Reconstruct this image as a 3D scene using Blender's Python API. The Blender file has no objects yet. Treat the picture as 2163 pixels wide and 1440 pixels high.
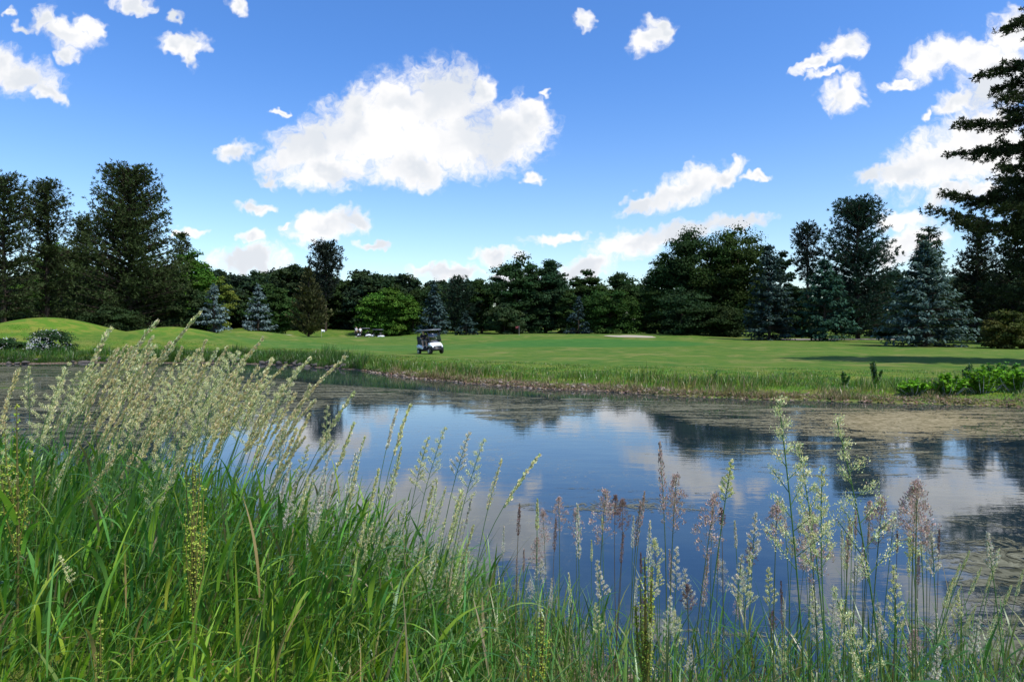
import bpy, bmesh, math, random
import numpy as np
from mathutils import Vector, Matrix, Euler
rng = np.random.default_rng(7)
random.seed(7)
R = math.radians
SC = bpy.context.scene
COL = SC.collection
# ---------------------------------------------------------------- camera
F = 1400.0; CX = 1081.5; HZ = 700.0; EYE = 2.1
cam = bpy.data.cameras.new('camera'); camo = bpy.data.objects.new('camera', cam); COL.objects.link(camo)
camo.location = (0, 0, EYE); camo.rotation_euler = (R(90), 0, 0)
cam.sensor_width = 36; cam.lens = F / 2163 * 36; cam.shift_y = -20 / 2163
cam.clip_start = 0.05; cam.clip_end = 5000
SC.camera = camo
def wx(px, D): return (px - CX) / F * D
def wz(py, D): return EYE + (HZ - py) / F * D
# ---------------------------------------------------------------- noise in numpy
def _hash(ix, iy, s):
    h = (ix * 374761393 + iy * 668265263 + s * 1442695041) & 0xFFFFFFFF
    h = ((h ^ (h >> 13)) * 1274126177) & 0xFFFFFFFF
    return ((h ^ (h >> 16)) & 0xFFFF) / 65535.0
def vnoise(x, y, s=0):
    x = np.asarray(x, float); y = np.asarray(y, float)
    ix = np.floor(x).astype(np.int64); iy = np.floor(y).astype(np.int64)
    fx = x - ix; fy = y - iy; fx = fx*fx*(3-2*fx); fy = fy*fy*(3-2*fy)
    a = _hash(ix, iy, s); b = _hash(ix+1, iy, s); c = _hash(ix, iy+1, s); d = _hash(ix+1, iy+1, s)
    return (a*(1-fx)+b*fx)*(1-fy) + (c*(1-fx)+d*fx)*fy
def fbm(x, y, s=0, o=4):
    r = 0; a = .5; t = 0
    for i in range(o):
        r = r + a*vnoise(np.asarray(x)*2**i, np.asarray(y)*2**i, s+i*17); t += a; a *= .5
    return r/t
def sstep(a, b, x):
    t = np.clip((np.asarray(x, float)-a)/(b-a), 0, 1); return t*t*(3-2*t)
def gs(x, c, s): return np.exp(-0.5*((x-c)/s)**2)
# ---------------------------------------------------------------- terrain
FX = [-300,-80,-39.4,-33.2,-26.7,-20.1,-15.6,-10.5,-7.45,-3.8,-.58,2.93,8.26,14.4,20,40,300]
FY = [20,38,43,43,45,44.5,42,38.7,34.6,29.4,25.6,23,20.7,18.6,17,12,5]
NX = [-300,-40,-12,-5.68,-3.65,-1.46,-.26,.36,1.13,2.77,10,40,300]
NY = [20,14,9.2,7.35,6.53,5.35,4.52,4.2,3.9,3.75,3.4,2.5,-20]
def yfar(X):
    X = np.asarray(X, float)
    return np.interp(X, FX, FY) + (fbm(X*.35, X*0+3.3, 5)-.5)*2.2 + (fbm(X*1.6, X*0+9.3, 8)-.5)*.7
def ynear(X): return np.interp(X, NX, NY) + (fbm(np.asarray(X)*1.3, np.asarray(X)*0+1.3, 6)-.5)*.5
def height(X, Y):
    X = np.asarray(X, float); Y = np.asarray(Y, float)
    a = Y - yfar(X); b = ynear(X) - Y
    px = X/np.maximum(Y, 5)*F + CX
    left = 1 - sstep(640, 820, px)
    n1 = fbm(X*.9, Y*.9, 3)-.5
    bank = .12*sstep(-.15, .25, a) + .16*sstep(.2, 1.6, a) + .22*left*sstep(.1, 1.3, a)
    lawn = .0085*np.maximum(a, 0)
    mid = 1 - sstep(1430, 1640, px)
    lawn = lawn + .62*sstep(72, 106, Y)*mid + 1.4*sstep(125, 170, Y) + .09*(1-mid)*sstep(60,100,Y)
    # mounds
    lawn = lawn + 2.15*gs(X,-41.6,3.6)*gs(Y,59,6.5) + 1.55*gs(X,-31.6,2.9)*gs(Y,61,5) + .5*gs(X,-26.5,2.6)*gs(Y,61,5) + 1.3*gs(X,-30.5,4.2)*gs(Y,77,6)
    lawn = lawn + 1.6*gs(X,-60,14)*gs(Y,64,8)
    lawn = lawn - .45*sstep(880,700,px)*sstep(520,620,px)*gs(Y,104,5)
    lawn = lawn - 1.15*sstep(940,860,px)*sstep(540,620,px)*gs(Y,124,7)
    # soft ridges round the raised green
    lawn = lawn + .16*gs(px,960,28)*gs(Y,88,7) + .16*gs(px,1090,40)*gs(Y,97,5) + .20*gs(px,1250,50)*gs(Y,96,6)
    far = bank + lawn + .03*n1*sstep(0,2,a) + .12*(fbm(X*.11,Y*.11,12)-.5)*sstep(3,12,a)
    bed = -.9*sstep(0, 1.6, np.minimum(-a, -b))
    nearz = .14*sstep(-.1,.3,b) + .42*sstep(.2,2.8,b) + .10*n1*sstep(0,1,b) + .05*sstep(3,30,b)
    return np.where(b > -.1, nearz, np.where(a > -.15, far, bed)) - .01
def hz(x, y): return float(height(np.array([x]), np.array([y]))[0])
# ---------------------------------------------------------------- object helpers
def tag(o, label=None, cat=None, group=None, kind=None):
    if label: o['label'] = label
    if cat: o['category'] = cat
    if group: o['group'] = group
    if kind: o['kind'] = kind
    return o
def empty(name, loc, rz=0):
    o = bpy.data.objects.new(name, None); COL.objects.link(o); o.location = loc; o.rotation_euler = (0,0,rz)
    o.empty_display_size = .2
    return o
def raw_mesh(name, V, FA, cols=None, smooth=False):
    """V (n,3); FA list of (m,k) int arrays."""
    me = bpy.data.meshes.new(name)
    V = np.asarray(V, np.float32); me.vertices.add(len(V)); me.vertices.foreach_set('co', V.ravel())
    FA = [np.asarray(f, np.int32) for f in (FA if isinstance(FA, list) else [FA]) if len(f)]
    nl = sum(f.size for f in FA); npoly = sum(len(f) for f in FA)
    me.loops.add(nl); me.polygons.add(npoly)
    me.loops.foreach_set('vertex_index', np.concatenate([f.ravel() for f in FA]))
    st = []; o = 0
    for f in FA:
        st.append(o + np.arange(len(f))*f.shape[1]); o += f.size
    me.polygons.foreach_set('loop_start', np.concatenate(st).astype(np.int32))
    if smooth: me.polygons.foreach_set('use_smooth', np.ones(npoly, bool))
    me.update(calc_edges=True)
    if cols is not None:
        at = me.color_attributes.new('Col', 'FLOAT_COLOR', 'POINT')
        c = np.ones((len(V), 4), np.float32); c[:, :3] = cols
        at.data.foreach_set('color', c.ravel())
    return me
def link(name, me, mat, parent=None):
    o = bpy.data.objects.new(name, me); COL.objects.link(o)
    if mat and not me.materials: me.materials.append(mat)
    if parent: o.parent = parent
    return o
def add(name, V, FA, mat, parent=None, cols=None, smooth=False):
    return link(name, raw_mesh(name, V, FA, cols, smooth), mat, parent)
def copy_tree(o, parent=None):
    kids = list(o.children); c = o.copy(); COL.objects.link(c); c.parent = parent
    for ch in kids: copy_tree(ch, c)
    return c
def norm(v): return v/np.maximum(np.linalg.norm(v, axis=-1, keepdims=True), 1e-9)
class MB:
    """collects shapes for one mesh"""
    def __init__(s): s.V = []; s.Q = []; s.T = []; s.n = 0; s.C = []
    def put(s, V, Q=None, T=None, c=None):
        V = np.asarray(V, float).reshape(-1, 3)
        s.V.append(V)
        if Q is not None and len(Q): s.Q.append(np.asarray(Q)+s.n)
        if T is not None and len(T): s.T.append(np.asarray(T)+s.n)
        s.C.append(np.broadcast_to(np.asarray(c if c is not None else (.5,.5,.5), float), (len(V),3)))
        s.n += len(V); return s
    def box(s, c, d, rot=None, taper=1.0, bev=0):
        x, y, z = [k/2 for k in d]
        P = np.array([(-x,-y,-z),(x,-y,-z),(x,y,-z),(-x,y,-z),(-x*taper,-y*taper,z),(x*taper,-y*taper,z),(x*taper,y*taper,z),(-x*taper,y*taper,z)])
        if rot is not None: P = P @ np.array(Euler(rot).to_matrix()).T
        return s.put(P+np.array(c), [(0,3,2,1),(4,5,6,7),(0,1,5,4),(1,2,6,5),(2,3,7,6),(3,0,4,7)])
    def tube(s, pts, rads, n=8, c=None, cap=True):
        pts = np.asarray(pts, float); m = len(pts); rads = np.broadcast_to(rads, (m,))
        t = norm(np.gradient(pts, axis=0)) if m > 2 else np.repeat(norm(pts[1:]-pts[:1]), m, 0)
        ref = np.array([0,0,1.]) if abs(t[0][2]) < .9 else np.array([1.,0,0])
        a = norm(np.cross(t, ref)); b = np.cross(t, a)
        th = np.arange(n)/n*2*math.pi
        P = pts[:,None,:] + rads[:,None,None]*(np.cos(th)[None,:,None]*a[:,None,:]+np.sin(th)[None,:,None]*b[:,None,:])
        Q = [(i*n+j, i*n+(j+1)%n, (i+1)*n+(j+1)%n, (i+1)*n+j) for i in range(m-1) for j in range(n)]
        s.put(P, Q, None, c)
        if cap and n >= 3:
            T = [(k, 0, 1) for k in ()]
            for base, flip in ((0, True), ((m-1)*n, False)):
                ctr = P.reshape(-1,3)[base:base+n]
                s.put(np.vstack([ctr, ctr.mean(0)]), None, [((j+1)%n, j, n) if flip else (j, (j+1)%n, n) for j in range(n)], c)
        return s
    def disc(s, c, ax, r, h, n=16):
        ax = norm(np.array(ax, float)); c = np.array(c, float)
        return s.tube([c-ax*h/2, c-ax*h/2*.8, c+ax*h/2*.8, c+ax*h/2], [r*.93, r, r, r*.93], n)
    def build(s, name, mat, parent=None, smooth=False, col=False):
        V = np.vstack(s.V); FA = []
        if s.Q: FA.append(np.vstack(s.Q))
        if s.T: FA.append(np.vstack(s.T))
        return add(name, V, FA, mat, parent, np.vstack(s.C) if col else None, smooth)
def cards(c, d, n, L, W, col, k=.5):
    """diamond leaves: base c, direction d, normal n"""
    N = len(c); d = norm(d); s = norm(np.cross(d, n)); L = np.broadcast_to(L, (N,))[:,None]; W = np.broadcast_to(W, (N,))[:,None]
    V = np.stack([c, c+d*L*k+s*W, c+d*L, c+d*L*k-s*W], 1).reshape(-1,3)
    Q = np.arange(N*4).reshape(N,4)
    return V, Q, np.repeat(np.broadcast_to(col, (N,3)), 4, 0)
# ---------------------------------------------------------------- materials
def new_mat(name):
    m = bpy.data.materials.new(name); m.use_nodes = True; nt = m.node_tree; nt.nodes.clear()
    return m, nt, nt.nodes.new('ShaderNodeOutputMaterial')
def N(nt, t, **k):
    n = nt.nodes.new(t)
    for a, v in k.items(): setattr(n, a, v)
    return n
def S(n, **k):
    for a, v in k.items():
        n.inputs[a.replace('_', ' ')].default_value = v
    return n
def plain(name, c, rough=.6, metal=0, spec=.5, noise=.0, nscale=8):
    m, nt, out = new_mat(name); b = N(nt, 'ShaderNodeBsdfPrincipled')
    b.inputs['Base Color'].default_value = (*c, 1); b.inputs['Roughness'].default_value = rough
    b.inputs['Metallic'].default_value = metal; b.inputs['Specular IOR Level'].default_value = spec
    if noise:
        tc = N(nt, 'ShaderNodeTexCoord'); t = N(nt, 'ShaderNodeTexNoise'); t.inputs['Scale'].default_value = nscale; t.inputs['Detail'].default_value = 6
        nt.links.new(tc.outputs['Object'], t.inputs['Vector'])
        mx = N(nt, 'ShaderNodeMix', data_type='RGBA'); nt.links.new(t.outputs['Fac'], mx.inputs[0])
        mx.inputs[6].default_value = (*[v*(1-noise) for v in c], 1); mx.inputs[7].default_value = (*[v*(1+noise) for v in c], 1)
        nt.links.new(mx.outputs[2], b.inputs['Base Color'])
    nt.links.new(b.outputs[0], out.inputs[0]); return m
def leafmat(name, trans=.25, rough=.55, spec=.25, gain=1.0, tint=(1.1,1.25,.5)):
    m, nt, out = new_mat(name); b = N(nt, 'ShaderNodeBsdfPrincipled'); a = N(nt, 'ShaderNodeAttribute'); a.attribute_name = 'Col'
    oi = N(nt, 'ShaderNodeObjectInfo')
    hs = N(nt, 'ShaderNodeHueSaturation'); mr = N(nt, 'ShaderNodeMapRange'); mr.inputs[3].default_value = .9*gain; mr.inputs[4].default_value = 1.1*gain
    nt.links.new(oi.outputs['Random'], mr.inputs[0]); nt.links.new(mr.outputs[0], hs.inputs['Value']); nt.links.new(a.outputs['Color'], hs.inputs['Color'])
    nt.links.new(hs.outputs[0], b.inputs['Base Color']); b.inputs['Roughness'].default_value = rough; b.inputs['Specular IOR Level'].default_value = spec
    t = N(nt, 'ShaderNodeBsdfTranslucent'); mx = N(nt, 'ShaderNodeMixShader'); mx.inputs[0].default_value = trans
    mu = N(nt, 'ShaderNodeMix', data_type='RGBA', blend_type='MULTIPLY'); mu.inputs[0].default_value = 1; mu.inputs[7].default_value = (*tint, 1)
    nt.links.new(hs.outputs[0], mu.inputs[6]); nt.links.new(mu.outputs[2], t.inputs['Color'])
    nt.links.new(b.outputs[0], mx.inputs[1]); nt.links.new(t.outputs[0], mx.inputs[2]); nt.links.new(mx.outputs[0], out.inputs[0])
    return m
M_LEAF = leafmat('foliage', .22, .7, .06, gain=.92)
M_NEEDLE = leafmat('needles', .10, .7, .05, gain=.85)
M_BLADE = leafmat('grass_blade', .30, .38, .45, gain=.90)
M_SEED = leafmat('seed_head', .30, .7, .15, tint=(1,1,.9))
M_BARK = plain('bark', (.055,.042,.032), .9, noise=.4, nscale=6, spec=.1)
# ---------------------------------------------------------------- sky
SUN_EL, SUN_AZ = R(57), R(128)      # azimuth measured clockwise from +Y (straight ahead)
sd = Vector((math.sin(SUN_AZ)*math.cos(SUN_EL), math.cos(SUN_AZ)*math.cos(SUN_EL), math.sin(SUN_EL)))
sl = bpy.data.lights.new('sun', 'SUN'); sl.energy = 5.0; sl.angle = R(.55); sl.color = (1, .955, .88)
so = bpy.data.objects.new('sun', sl); COL.objects.link(so); so.rotation_euler = sd.to_track_quat('Z', 'Y').to_euler()
CLOUDS = [(930,215,115,95,0),(850,230,110,80,0),(745,285,125,75,10),(828,312,130,62,0),(640,322,105,58,15),(690,362,105,40,0),(870,360,110,42,0),
(960,310,170,72,0),(1080,275,85,68,0),(1020,185,38,38,0),(1112,248,48,50,0),(562,378,26,13,0),(760,225,60,50,0),
(500,315,45,24,20),(690,478,90,32,8),(610,485,14,12,0),(745,465,40,30,0),(540,445,40,14,-8),(520,500,32,11,0),(790,520,45,11,0),(530,548,90,34,0),(390,488,32,10,10),
(1045,540,56,20,0),(955,578,80,18,0),(1440,398,105,36,20),(1530,368,55,22,28),(1600,378,36,12,0),(1350,425,50,18,30),(1175,502,78,14,5),(1335,522,100,36,12),
(1450,492,110,26,15),(1565,465,75,16,5),(1240,568,70,26,20),(1100,590,60,16,0),(1375,78,55,30,38),(1400,55,28,22,0),
(1782,95,46,32,35),(1728,132,62,14,25),(1748,158,45,12,12),(1778,202,52,38,30),(1985,125,85,42,25),(1898,175,40,12,10),(2060,118,60,45,20),(2135,75,60,48,45),
(2110,165,75,85,0),(2010,335,170,62,18),(1910,368,100,32,5),(2065,290,115,65,28),(1825,372,34,16,0),(2010,408,66,22,20),(2075,395,75,18,0),(2140,330,80,60,0),
(1905,465,66,24,0),(1935,512,80,34,15),(1890,545,50,24,0),(45,155,80,42,-12),(90,192,48,20,-25),(5,130,40,36,0),(142,68,66,32,-22),(95,38,28,30,-30),(190,52,28,30,0),
(148,116,26,18,0),(290,8,50,18,-10),(400,98,36,32,-20),(368,92,44,18,0),(400,125,18,26,0),(505,6,26,16,-20),(380,38,18,18,0),(15,25,18,12,0),
(585,236,24,8,0),(1118,380,20,15,0),(1150,195,11,11,0),(1240,45,22,22,0),(1300,130,0.1,.1,0),
(1960,250,12,18,0),(2020,215,60,26,25),(45,55,26,12,-10)]
w = bpy.data.worlds.new('World'); SC.world = w; w.use_nodes = True; nt = w.node_tree; nt.nodes.clear()
L = nt.links.new
wo = N(nt, 'ShaderNodeOutputWorld'); bg = N(nt, 'ShaderNodeBackground'); L(bg.outputs[0], wo.inputs[0]); bg.inputs['Strength'].default_value = .1
sky = N(nt, 'ShaderNodeTexSky', sky_type='NISHITA'); sky.sun_disc = False; sky.sun_elevation = SUN_EL; sky.sun_rotation = SUN_AZ
sky.air_density = 1.0; sky.dust_density = 1.0; sky.ozone_density = 2.2; sky.altitude = 200
tint = N(nt, 'ShaderNodeMix', data_type='RGBA', blend_type='MULTIPLY'); tint.inputs[0].default_value = 1; tint.inputs[7].default_value = (.97,1.20,1.56,1)
L(sky.outputs[0], tint.inputs[6])
tcz = N(nt, 'ShaderNodeTexCoord'); spz = N(nt, 'ShaderNodeSeparateXYZ'); L(tcz.outputs['Generated'], spz.inputs[0])
elev = N(nt, 'ShaderNodeMapRange', interpolation_type='SMOOTHSTEP'); L(spz.outputs['Z'], elev.inputs[0]); elev.inputs[1].default_value = -.02; elev.inputs[2].default_value = .40
tz = N(nt, 'ShaderNodeMix', data_type='RGBA'); L(elev.outputs[0], tz.inputs[0]); tz.inputs[6].default_value = (1.62,1.62,1.56,1); tz.inputs[7].default_value = (1.12,1.32,1.70,1); L(tz.outputs[2], tint.inputs[7])
hsn = N(nt, 'ShaderNodeHueSaturation'); hsn.inputs['Saturation'].default_value = 1.12; hsn.inputs['Value'].default_value = 1.34
L(tint.outputs[2], hsn.inputs['Color'])
tc = N(nt, 'ShaderNodeTexCoord'); sp = N(nt, 'ShaderNodeSeparateXYZ'); L(tc.outputs['Generated'], sp.inputs[0])
def math_(op, a, b=None, c=None, clamp=False):
    n = N(nt, 'ShaderNodeMath', operation=op); n.use_clamp = clamp
    for i, v in enumerate((a, b, c)):
        if v is None: continue
        if hasattr(v, 'is_output'): L(v, n.inputs[i])
        else: n.inputs[i].default_value = v
    return n.outputs[0]
ay = math_('MAXIMUM', math_('ABSOLUTE', sp.outputs['Y']), .02)
u = math_('DIVIDE', sp.outputs['X'], ay); v = math_('DIVIDE', sp.outputs['Z'], ay)
cb = N(nt, 'ShaderNodeCombineXYZ'); L(u, cb.inputs[0]); L(v, cb.inputs[1])
# behind the viewer the same cloud deck continues, displaced, so shift its pattern
back = math_('LESS_THAN', sp.outputs['Y'], 0.0); L(math_('ADD', u, math_('MULTIPLY', back, 7.3)), cb.inputs[0])
def noise(vec, scale, detail, rough=.55, ty='FBM', dist=0.0):
    n = N(nt, 'ShaderNodeTexNoise'); n.noise_dimensions = '2D'; n.inputs['Scale'].default_value = scale; n.inputs['Detail'].default_value = detail; n.inputs['Roughness'].default_value = rough
    n.inputs['Distortion'].default_value = dist
    L(vec, n.inputs['Vector']); return n
def vm(op, a, b):
    n = N(nt, 'ShaderNodeVectorMath', operation=op)
    for i, q in enumerate((a, b)):
        if hasattr(q, 'is_output'): L(q, n.inputs[i])
        else: n.inputs[i].default_value = q
    return n.outputs[0]
w1 = vm('MULTIPLY', vm('SUBTRACT', noise(cb.outputs[0], 11, 3, .6).outputs['Color'], (.5,.5,.5)), (.050,.040,0))
w2 = vm('MULTIPLY', vm('SUBTRACT', noise(cb.outputs[0], 42, 2, .6).outputs['Color'], (.5,.5,.5)), (.030,.026,0))
P = vm('ADD', vm('ADD', cb.outputs[0], w1), w2)
sepP = N(nt, 'ShaderNodeSeparateXYZ'); L(P, sepP.inputs[0])
cP = N(nt, 'ShaderNodeCombineXYZ'); L(sepP.outputs[0], cP.inputs[0]); L(sepP.outputs[1], cP.inputs[1]); cP.inputs[2].default_value = 1.0
P1 = cP.outputs[0]
field = None
for (x, y, rx, ry, a) in CLOUDS:
    if rx < 1: continue
    c0, c1 = (x-CX)/F, (HZ-y)/F; ax, by = rx*1.30/F, ry*1.30/F; ca, sa = math.cos(R(a)), math.sin(R(a))
    vec = []
    if a == 0:
        n = N(nt, 'ShaderNodeVectorMath', operation='MULTIPLY_ADD'); L(P1, n.inputs[0]); n.inputs[1].default_value = (1/ax, 1/by, 0); n.inputs[2].default_value = (-c0/ax, -c1/by, 0); q = n.outputs[0]
    else:
        for row in ((ca/ax, sa/ax, -(ca*c0+sa*c1)/ax), (-sa/by, ca/by, (sa*c0-ca*c1)/by)):
            n = N(nt, 'ShaderNodeVectorMath', operation='DOT_PRODUCT'); L(P1, n.inputs[0]); n.inputs[1].default_value = row; vec.append(n.outputs['Value'])
        n = N(nt, 'ShaderNodeCombineXYZ'); L(vec[0], n.inputs[0]); L(vec[1], n.inputs[1]); q = n.outputs[0]
    ln = N(nt, 'ShaderNodeVectorMath', operation='LENGTH'); L(q, ln.inputs[0])
    r = ln.outputs['Value']
    # smallest normalised distance to any puff
    field = r if field is None else math_('SMOOTH_MIN', field, r, .12)
field = math_('MAXIMUM', math_('SUBTRACT', 1.0, field), 0.0)
# generic scattered clouds outside the framed part of the sky
out = math_('MAXIMUM', back, math_('MAXIMUM', math_('GREATER_THAN', math_('ABSOLUTE', u), .84), math_('GREATER_THAN', v, .56)))
gen = math_('MULTIPLY', math_('SUBTRACT', noise(cb.outputs[0], 3.1, 3).outputs['Fac'], .56, clamp=True), 3.2)
sky_up = math_('LESS_THAN', v, 3.0)
gen = math_('MULTIPLY', math_('MULTIPLY', gen, out), sky_up)
field = math_('MAXIMUM', field, gen)
n2 = noise(P, 34, 5, .64).outputs['Fac']; n3 = noise(P, 9, 2, .5).outputs['Fac']
dens = math_('ADD', field, math_('MULTIPLY', math_('MULTIPLY', math_('SUBTRACT', n2, .5), .85), math_('ADD', math_('MULTIPLY', field, 5.0, clamp=True), .12)))
mr = N(nt, 'ShaderNodeMapRange', interpolation_type='SMOOTHSTEP'); L(dens, mr.inputs[0]); mr.inputs[1].default_value = .04; mr.inputs[2].default_value = .62
alpha = math_('MULTIPLY', mr.outputs[0], math_('GREATER_THAN', sp.outputs['Z'], 0.0))
# soft grey body in the thick middle
mr2 = N(nt, 'ShaderNodeMapRange', interpolation_type='SMOOTHSTEP')
L(math_('ADD', math_('MULTIPLY', n3, 1.2), math_('MULTIPLY', field, .55)), mr2.inputs[0]); mr2.inputs[1].default_value = .74; mr2.inputs[2].default_value = 1.22
cc = N(nt, 'ShaderNodeMix', data_type='RGBA'); L(mr2.outputs[0], cc.inputs[0]); cc.inputs[6].default_value = (10.6,10.5,10.5,1); cc.inputs[7].default_value = (7.8,8.2,8.8,1)
fin = N(nt, 'ShaderNodeMix', data_type='RGBA'); L(alpha, fin.inputs[0]); L(hsn.outputs[0], fin.inputs[6]); L(cc.outputs[2], fin.inputs[7])
L(fin.outputs[2], bg.inputs['Color'])
w.cycles.sampling_method = 'NONE'
vs = SC.view_settings; vs.view_transform = 'Standard'; vs.look = 'None'; vs.gamma = 1; vs.exposure = 0
SC.cycles.max_bounces = 6; SC.cycles.diffuse_bounces = 2; SC.cycles.glossy_bounces = 2; SC.cycles.transmission_bounces = 3
# ---------------------------------------------------------------- ground sheet
def spaced(segs):
    a = []
    for (s, e, d) in segs: a += list(np.arange(s, e, d))
    return np.array(a)
gx = spaced([(-1500,-200,100),(-200,-80,8),(-80,-50,1.5),(-50,-8,.35),(-8,8,.12),(8,60,.35),(60,100,2),(100,200,8),(200,1501,100)])
gy = spaced([(-60,-4,4),(-4,1,.5),(1,9,.12),(9,14,.5),(14,48,.22),(48,70,.5),(70,140,.9),(140,200,4),(200,500,30),(500,3001,250)])
GX, GY = np.meshgrid(gx, gy); GZ = height(GX, GY)
nxg, nyg = len(gx), len(gy)
idx = np.arange(nxg*nyg).reshape(nyg, nxg)
Q = np.stack([idx[:-1,:-1], idx[:-1,1:], idx[1:,1:], idx[1:,:-1]], -1).reshape(-1,4)
A = GY - yfar(GX); B = ynear(GX) - GY
pxg = GX/np.maximum(GY,5)*F+CX
lf = 1 - sstep(640, 820, pxg)
mud = np.maximum(sstep(1.1, .3, A + (fbm(GX*2,GY*2,31)-.5)*1.1), 0) * sstep(-2, .5, np.where(A>-.3, 1, -1)) * (A > -1.5)
mud = mud*(1-.6*sstep(1250,1500,pxg))
mud = np.maximum(mud, (B > -1.5)*sstep(1.2,.2,B)); mud = np.maximum(mud, ((A<-.2)&(B<-.2))*1.0)
green = sstep(1,.75, np.sqrt(((GX-9)/15)**2+((GY-74)/14)**2)) + sstep(1,.8, np.sqrt(((GX+12)/17)**2+((GY-66)/10)**2))*.6
rough = sstep(14, 5, A + (fbm(GX*.5,GY*.5,41)-.5)*4)*(A>-.5)
rough = np.maximum(rough, sstep(1.5,2.4,GZ)*sstep(-18,-26,GX)*sstep(95,80,GY))
add('lawn', np.stack([GX,GY,GZ],-1).reshape(-1,3), Q, None, None, np.stack([mud,np.clip(green,0,1),rough],-1).reshape(-1,3), True)
lawn = bpy.data.objects['lawn']; tag(lawn, kind='structure')
m, nt, out = new_mat('lawn_grass'); L = nt.links.new
def mixc(f, a, b):
    n = N(nt, 'ShaderNodeMix', data_type='RGBA')
    for i, q in ((0, f), (6, a), (7, b)):
        if hasattr(q, 'is_output'): L(q, n.inputs[i])
        else: n.inputs[i].default_value = q if i == 0 else (*q, 1)
    return n.outputs[2]
def mrange(x, a, b):
    n = N(nt, 'ShaderNodeMapRange', interpolation_type='SMOOTHSTEP'); L(x, n.inputs[0]); n.inputs[1].default_value = a; n.inputs[2].default_value = b; return n.outputs[0]
tc = N(nt, 'ShaderNodeTexCoord'); at = N(nt, 'ShaderNodeAttribute'); at.attribute_name = 'Col'; sc = N(nt, 'ShaderNodeSeparateColor'); L(at.outputs['Color'], sc.inputs[0])
pos = tc.outputs['Object']
na = noise(pos, .09, 5, .6).outputs['Fac']; nb = noise(pos, .8, 6, .65).outputs['Fac']; ncx = noise(pos, 9, 5, .7).outputs['Fac']
fair = mixc(mrange(na,.38,.62), (.048,.118,.014), (.075,.145,.017))
fair = mixc(mrange(nb,.35,.7), fair, (.115,.160,.024))
fair = mixc(mrange(ncx,.5,.75), fair, (.036,.092,.012))
grn = mixc(mrange(nb,.3,.7), (.036,.115,.018), (.050,.140,.022))
rgh = mixc(mrange(nb,.42,.62), (.075,.165,.012), (.165,.190,.026))
rgh = mixc(mrange(ncx,.55,.7), rgh, (.14,.12,.045))
npz = noise(pos, .28, 4, .6, dist=.8).outputs['Fac']
fair = mixc(mrange(npz,.50,.68), fair, (.150,.165,.040)); grn = mixc(mrange(npz,.45,.7), grn, (.065,.150,.024))
c = mixc(sc.outputs[2], fair, rgh); c = mixc(sc.outputs[1], c, grn)
mudc = mixc(mrange(ncx,.4,.65), (.075,.055,.038), (.19,.145,.11))
c = mixc(sc.outputs[0], c, mudc)
b = N(nt, 'ShaderNodeBsdfPrincipled'); L(c, b.inputs['Base Color']); b.inputs['Roughness'].default_value = .95; b.inputs['Specular IOR Level'].default_value = .1
bp = N(nt, 'ShaderNodeBump'); bp.inputs['Strength'].default_value = .6; bp.inputs['Distance'].default_value = .05; L(ncx, bp.inputs['Height']); L(bp.outputs[0], b.inputs['Normal'])
L(b.outputs[0], out.inputs[0]); lawn.data.materials.append(m)
# sand bunkers and the pale cart path, draped on the ground
M_SAND = plain('sand', (.36,.31,.23), .95, noise=.15, nscale=3, spec=.1)
def drape(name, cx, cy, rx, ry, lift=.05, tilt=0):
    th = np.arange(28)/28*2*math.pi; V = [(cx,cy,hz(cx,cy)+lift+.1*tilt)]
    for rr in (.5, 1):
        for i, t in enumerate(th):
            k = rr*(1+.18*math.sin(3*t+cx)+.1*math.sin(5*t)); x = cx+rx*k*math.cos(t); y = cy+ry*k*math.sin(t)
            V.append((x, y, hz(x,y)+lift*(1.3-rr)+tilt*(y-cy+ry)/(2*ry)))
    n = 28; T = [(0,1+i,1+(i+1)%n) for i in range(n)]; Qs = [(1+i,1+n+i,1+n+(i+1)%n,1+(i+1)%n) for i in range(n)]
    return tag(add(name, V, [np.array(T), np.array(Qs)], M_SAND, None, None, True), kind='structure')
drape('sand_bunker', wx(1335,92), 92, 3.4, 1.6, .04, .16)
drape('sand_bunker', wx(590,84), 84, 1.4, 1.2, .04, .22)
mbp = MB()
xs = np.linspace(wx(1575,86), wx(2120,86), 60); ysn = 86+1.5*np.sin((xs-xs[0])/9)-(xs-xs[0])*.05
for s in (0,): 
    a = np.stack([xs, ysn, height(xs,ysn)+.05],-1); b_ = np.stack([xs, ysn+1.9, height(xs,ysn+1.9)+.12],-1)
    mbp.put(np.vstack([a,b_]), [(i,i+1,60+i+1,60+i) for i in range(59)])
tag(mbp.build('path', plain('path_gravel',(.34,.30,.26),.9,noise=.2), None, True), kind='structure')
# ---------------------------------------------------------------- water
wv = spaced([(-300,-60,10),(-60,60,.5),(60,301,10)]); wyy = spaced([(-30,2,2),(2,48,.4),(48,200,10)])
WX, WY = np.meshgrid(wv, wyy); ix = np.arange(WX.size).reshape(WX.shape)
Qw = np.stack([ix[:-1,:-1], ix[:-1,1:], ix[1:,1:], ix[1:,:-1]], -1).reshape(-1,4)
pond = add('pond_water', np.stack([WX,WY,WX*0],-1).reshape(-1,3), Qw, None, None, None, True); tag(pond, kind='structure')
m, nt, out = new_mat('pond_water'); L = nt.links.new
tc = N(nt, 'ShaderNodeTexCoord'); pos = tc.outputs['Object']
mp = N(nt, 'ShaderNodeMapping'); L(pos, mp.inputs[0]); mp.inputs['Scale'].default_value = (.55,1.4,1)
nw = noise(mp.outputs[0], 2.6, 3, .5).outputs['Fac']; nw2 = noise(mp.outputs[0], 16, 3, .6).outputs['Fac']
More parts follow.
